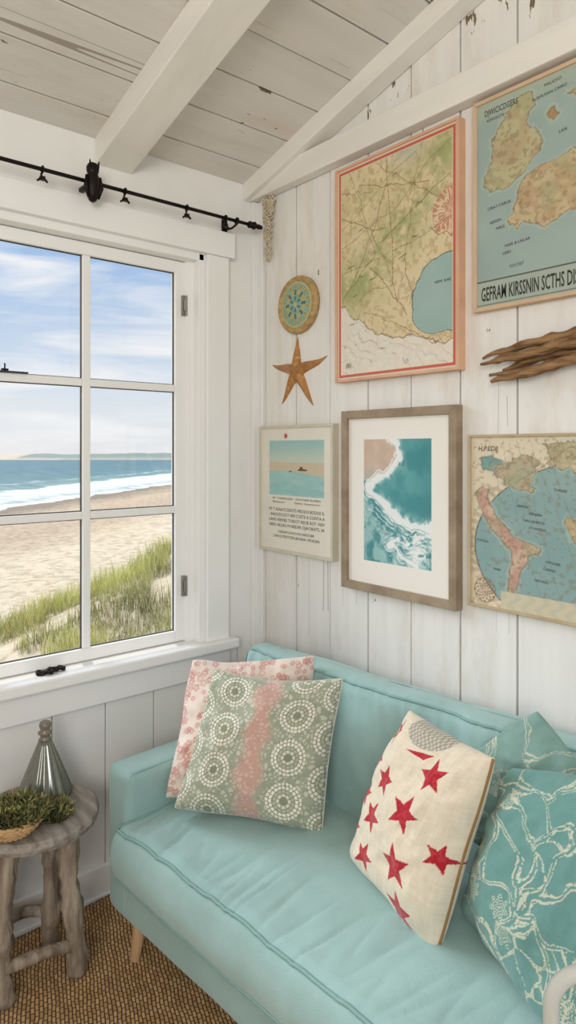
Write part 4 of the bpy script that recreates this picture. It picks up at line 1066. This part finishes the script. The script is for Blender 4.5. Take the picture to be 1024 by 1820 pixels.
# sea
SEA, nt, b = newmat('sea_water'); L = nt.links
geo = N(nt, 'ShaderNodeNewGeometry'); dt = N(nt, 'ShaderNodeVectorMath', operation='DOT_PRODUCT'); dt.inputs[1].default_value = (NX, NY, 0); L.new(geo.outputs['Position'], dt.inputs[0])
n1 = N(nt, 'ShaderNodeTexNoise'); n1.inputs['Scale'].default_value = .16; n1.inputs['Detail'].default_value = 10; n1.inputs['Roughness'].default_value = .70; L.new(geo.outputs['Position'], n1.inputs['Vector'])
ad = N(nt, 'ShaderNodeMath', operation='MULTIPLY_ADD'); ad.inputs[1].default_value = 13; L.new(n1.outputs[0], ad.inputs[0]); L.new(dt.outputs['Value'], ad.inputs[2])
mr = N(nt, 'ShaderNodeMapRange'); mr.inputs['From Min'].default_value = S0+6.5; mr.inputs['From Max'].default_value = S0+46.5; L.new(ad.outputs[0], mr.inputs['Value'])
cr = N(nt, 'ShaderNodeValToRGB'); E = cr.color_ramp.elements; E[0].position = 0; E[0].color = (.85, .87, .87, 1); E[1].position = 1; E[1].color = lin((92, 122, 130))
for p_, c_ in ((.035, (232, 234, 234)), (.05, (178, 184, 176)), (.08, (204, 208, 202)), (.10, (236, 238, 238)), (.15, (206, 214, 210)), (.17, (240, 242, 242)), (.25, (236, 238, 238)), (.272, (128, 152, 146)), (.38, (108, 138, 138)), (.395, (196, 206, 204)), (.41, (104, 134, 136)), (.6, (94, 126, 132))):
    q_ = E.new(p_); q_.color = lin(c_)
L.new(mr.outputs[0], cr.inputs[0])
mp = N(nt, 'ShaderNodeMapping'); mp.inputs['Rotation'].default_value = (0, 0, math.atan2(.764, -.645)*-1); mp.inputs['Scale'].default_value = (.10, .9, 1); L.new(geo.outputs['Position'], mp.inputs[0])
n2 = N(nt, 'ShaderNodeTexNoise'); n2.inputs['Scale'].default_value = 1; n2.inputs['Detail'].default_value = 10; n2.inputs['Roughness'].default_value = .65; L.new(mp.outputs[0], n2.inputs['Vector'])
cr2 = N(nt, 'ShaderNodeValToRGB'); cr2.color_ramp.elements[0].position = .38; cr2.color_ramp.elements[0].color = (.54, .60, .62, 1); cr2.color_ramp.elements[1].position = .60; cr2.color_ramp.elements[1].color = (1.1, 1.08, 1.06, 1); L.new(n2.outputs[0], cr2.inputs[0])
m5 = N(nt, 'ShaderNodeMixRGB', blend_type='MULTIPLY'); m5.inputs[0].default_value = .8; L.new(cr.outputs[0], m5.inputs[1]); L.new(cr2.outputs[0], m5.inputs[2]); L.new(m5.outputs[0], b.inputs['Base Color'])
b.inputs['Roughness'].default_value = .6; b.inputs['Specular IOR Level'].default_value = .15
bp = N(nt, 'ShaderNodeBump'); bp.inputs['Distance'].default_value = .5; bp.inputs['Strength'].default_value = .7; L.new(n2.outputs[0], bp.inputs['Height']); L.new(bp.outputs[0], b.inputs['Normal'])
nx = 60; X, Y = np.meshgrid(np.linspace(-520, -12, nx), np.linspace(-260, 420, nx))
o = npmesh('sea_water', np.stack([X, Y, np.full(X.shape, -2.0)], -1).reshape(-1, 3), quads(nx, nx), None, [SEA]); tag(o, 'teal sea with white breaking surf beyond the beach', 'sea', kind='stuff')
# headland
Fv = np.array((-.766, .643)); Rv = np.array((.643, .766)); C0 = np.array((2.004, -1.532))
ns, nd = 160, 8; P = []; C = []
for j in range(nd):
    for i in range(ns):
        s = -190+300*i/(ns-1); t = j/(nd-1)
        p = C0+Fv*(235+40*t)+Rv*s
        hgt = math.sin(math.pi*t)**.7*(2.1+.9*mnoise.noise(Vector((s*.03, 2, 0)))+.5*mnoise.noise(Vector((s*.2, j*.7, 0))))
        hgt *= float(sst(-190, -150, np.float64(s))*sst(110, 60, np.float64(s)))
        P.append((p[0], p[1], -2.02+hgt)); sandy = (s < -95) or t < .12
        C.append((190, 174, 154) if sandy and s < -80 else (122, 132, 120) if not t < .12 else (164, 160, 144))  # greyed colours with distance haze mixed in
o = npmesh('headland', np.array(P), quads(ns, nd), np.array(C, float), [GRASSM]); tag(o, 'low hazy green headland across the water', 'headland')
# dune grass
nb = 60000; r = np.random.RandomState(21)
gxx = r.uniform(-8.4, -2.6, nb); gyy = r.uniform(-.9, 5.6, nb)
cl = fbm(gxx*2.2+30, gyy*2.2+30, 77); keep = cl > (.455+.14*sst(1.8, -.3, gyy)); gxx, gyy = gxx[keep], gyy[keep]; nb = len(gxx)
gz = TER(gxx, gyy); hh = (.07+.20*r.rand(nb))*(.40+1.3*vnoise(gxx*2.8+9, gyy*2.8+9, 12)); an = r.rand(nb)*6.283; ln = .08*r.rand(nb)+.02; w = .0018+.0024*r.rand(nb)
side = r.rand(nb)*6.283; sx, sy = np.cos(side)*w, np.sin(side)*w
P = np.zeros((nb, 6, 3)); C = np.zeros((nb, 6, 3)); ts = (0, .55, 1.0); ws = (1, .8, .2)
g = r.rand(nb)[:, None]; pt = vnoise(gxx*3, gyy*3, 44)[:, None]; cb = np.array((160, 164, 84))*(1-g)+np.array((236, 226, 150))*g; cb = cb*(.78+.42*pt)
for k in range(3):
    t = ts[k]; bx = gxx+np.cos(an)*ln*t*t; by = gyy+np.sin(an)*ln*t*t; bz = gz-.01+hh*t
    for s_, q in ((-1, 0), (1, 1)):
        P[:, 2*k+q, 0] = bx+s_*sx*ws[k]; P[:, 2*k+q, 1] = by+s_*sy*ws[k]; P[:, 2*k+q, 2] = bz
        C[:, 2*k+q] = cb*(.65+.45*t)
base = np.arange(nb)[:, None]*6
Fq = np.concatenate([base+np.array([[0, 1, 3, 2]]), base+np.array([[2, 3, 5, 4]])])
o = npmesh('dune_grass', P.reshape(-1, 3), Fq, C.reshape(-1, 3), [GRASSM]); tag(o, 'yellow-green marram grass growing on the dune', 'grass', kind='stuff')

# ================================================================== WORLD + LIGHT
w = bpy.data.worlds.new('sky'); SC.world = w; w.use_nodes = True; nt = w.node_tree; L = nt.links; bgn = nt.nodes['Background']
tc = N(nt, 'ShaderNodeTexCoord'); sp = N(nt, 'ShaderNodeSeparateXYZ'); L.new(tc.outputs['Generated'], sp.inputs[0])
cr = N(nt, 'ShaderNodeValToRGB'); E = cr.color_ramp.elements
E[0].position = 0; E[0].color = lin((234, 236, 238)); E[1].position = 1; E[1].color = (1.5, 1.7, 2.0, 1)
for p_, c_ in ((.05, (230, 236, 241)), (.12, (206, 222, 240)), (.30, (150, 188, 233)), (.40, (170, 200, 236))):
    q_ = E.new(p_); q_.color = lin(c_)
L.new(sp.outputs[2], cr.inputs[0])
mp = N(nt, 'ShaderNodeMapping'); mp.inputs['Scale'].default_value = (1.6, 1.6, 11); mp.inputs['Rotation'].default_value = (.10, .05, .3); L.new(tc.outputs['Generated'], mp.inputs[0])
no = N(nt, 'ShaderNodeTexNoise'); no.inputs['Scale'].default_value = 2.2; no.inputs['Detail'].default_value = 10; no.inputs['Distortion'].default_value = .5; L.new(mp.outputs[0], no.inputs['Vector'])
c2 = N(nt, 'ShaderNodeValToRGB'); c2.color_ramp.elements[0].position = .46; c2.color_ramp.elements[1].position = .66; c2.color_ramp.elements[1].color = (.9, .9, .9, 1); L.new(no.outputs[0], c2.inputs[0])
mx = N(nt, 'ShaderNodeMixRGB'); mx.inputs[2].default_value = (.93, .94, .96, 1); L.new(c2.outputs[0], mx.inputs[0]); L.new(cr.outputs[0], mx.inputs[1]); L.new(mx.outputs[0], bgn.inputs[0]); bgn.inputs[1].default_value = 1.0

def sun_or_sky_fill(d, e, col, ang):
    l = bpy.data.lights.new('sun_or_sky_fill', 'SUN'); l.energy = e; l.color = col; l.angle = math.radians(ang)
    o = bpy.data.objects.new('sun_or_sky_fill', l); COL.objects.link(o); o.rotation_euler = Vector(d).to_track_quat('-Z', 'Y').to_euler()
sun_or_sky_fill((.27, -.06, -.96), 1.4, (1, .95, .88), .6)
sun_or_sky_fill((.80, .34, -.48), 3.1, (.88, .94, 1), 32)  # added wide lamp imitating bright sky through the window, no second sun
def area(loc, tgt, sx_, sy_, e, col):
    l = bpy.data.lights.new('area', 'AREA'); l.shape = 'RECTANGLE'; l.size = sx_; l.size_y = sy_; l.energy = e; l.color = col
    o = bpy.data.objects.new('area_light', l); COL.objects.link(o); o.location = loc; o.rotation_euler = (Vector(tgt)-Vector(loc)).to_track_quat('-Z', 'Y').to_euler()
area((3.0, -2.9, 1.9), (.5, -.1, 1.7), 1.3, 1.1, 54, (1, .96, .91))  # added soft fill, stands in for unseen windows behind the camera

# ================================================================== CAMERA
cam = bpy.data.cameras.new('camera'); co = bpy.data.objects.new('camera', cam); COL.objects.link(co)
co.location = (2.004, -1.532, 1.4); co.rotation_euler = (math.radians(90), 0, math.radians(50))
cam.sensor_fit = 'VERTICAL'; cam.sensor_height = 36; cam.lens = 1206/1820*36; cam.shift_y = -110/1820; cam.clip_start = .05; cam.clip_end = 2000
SC.camera = co
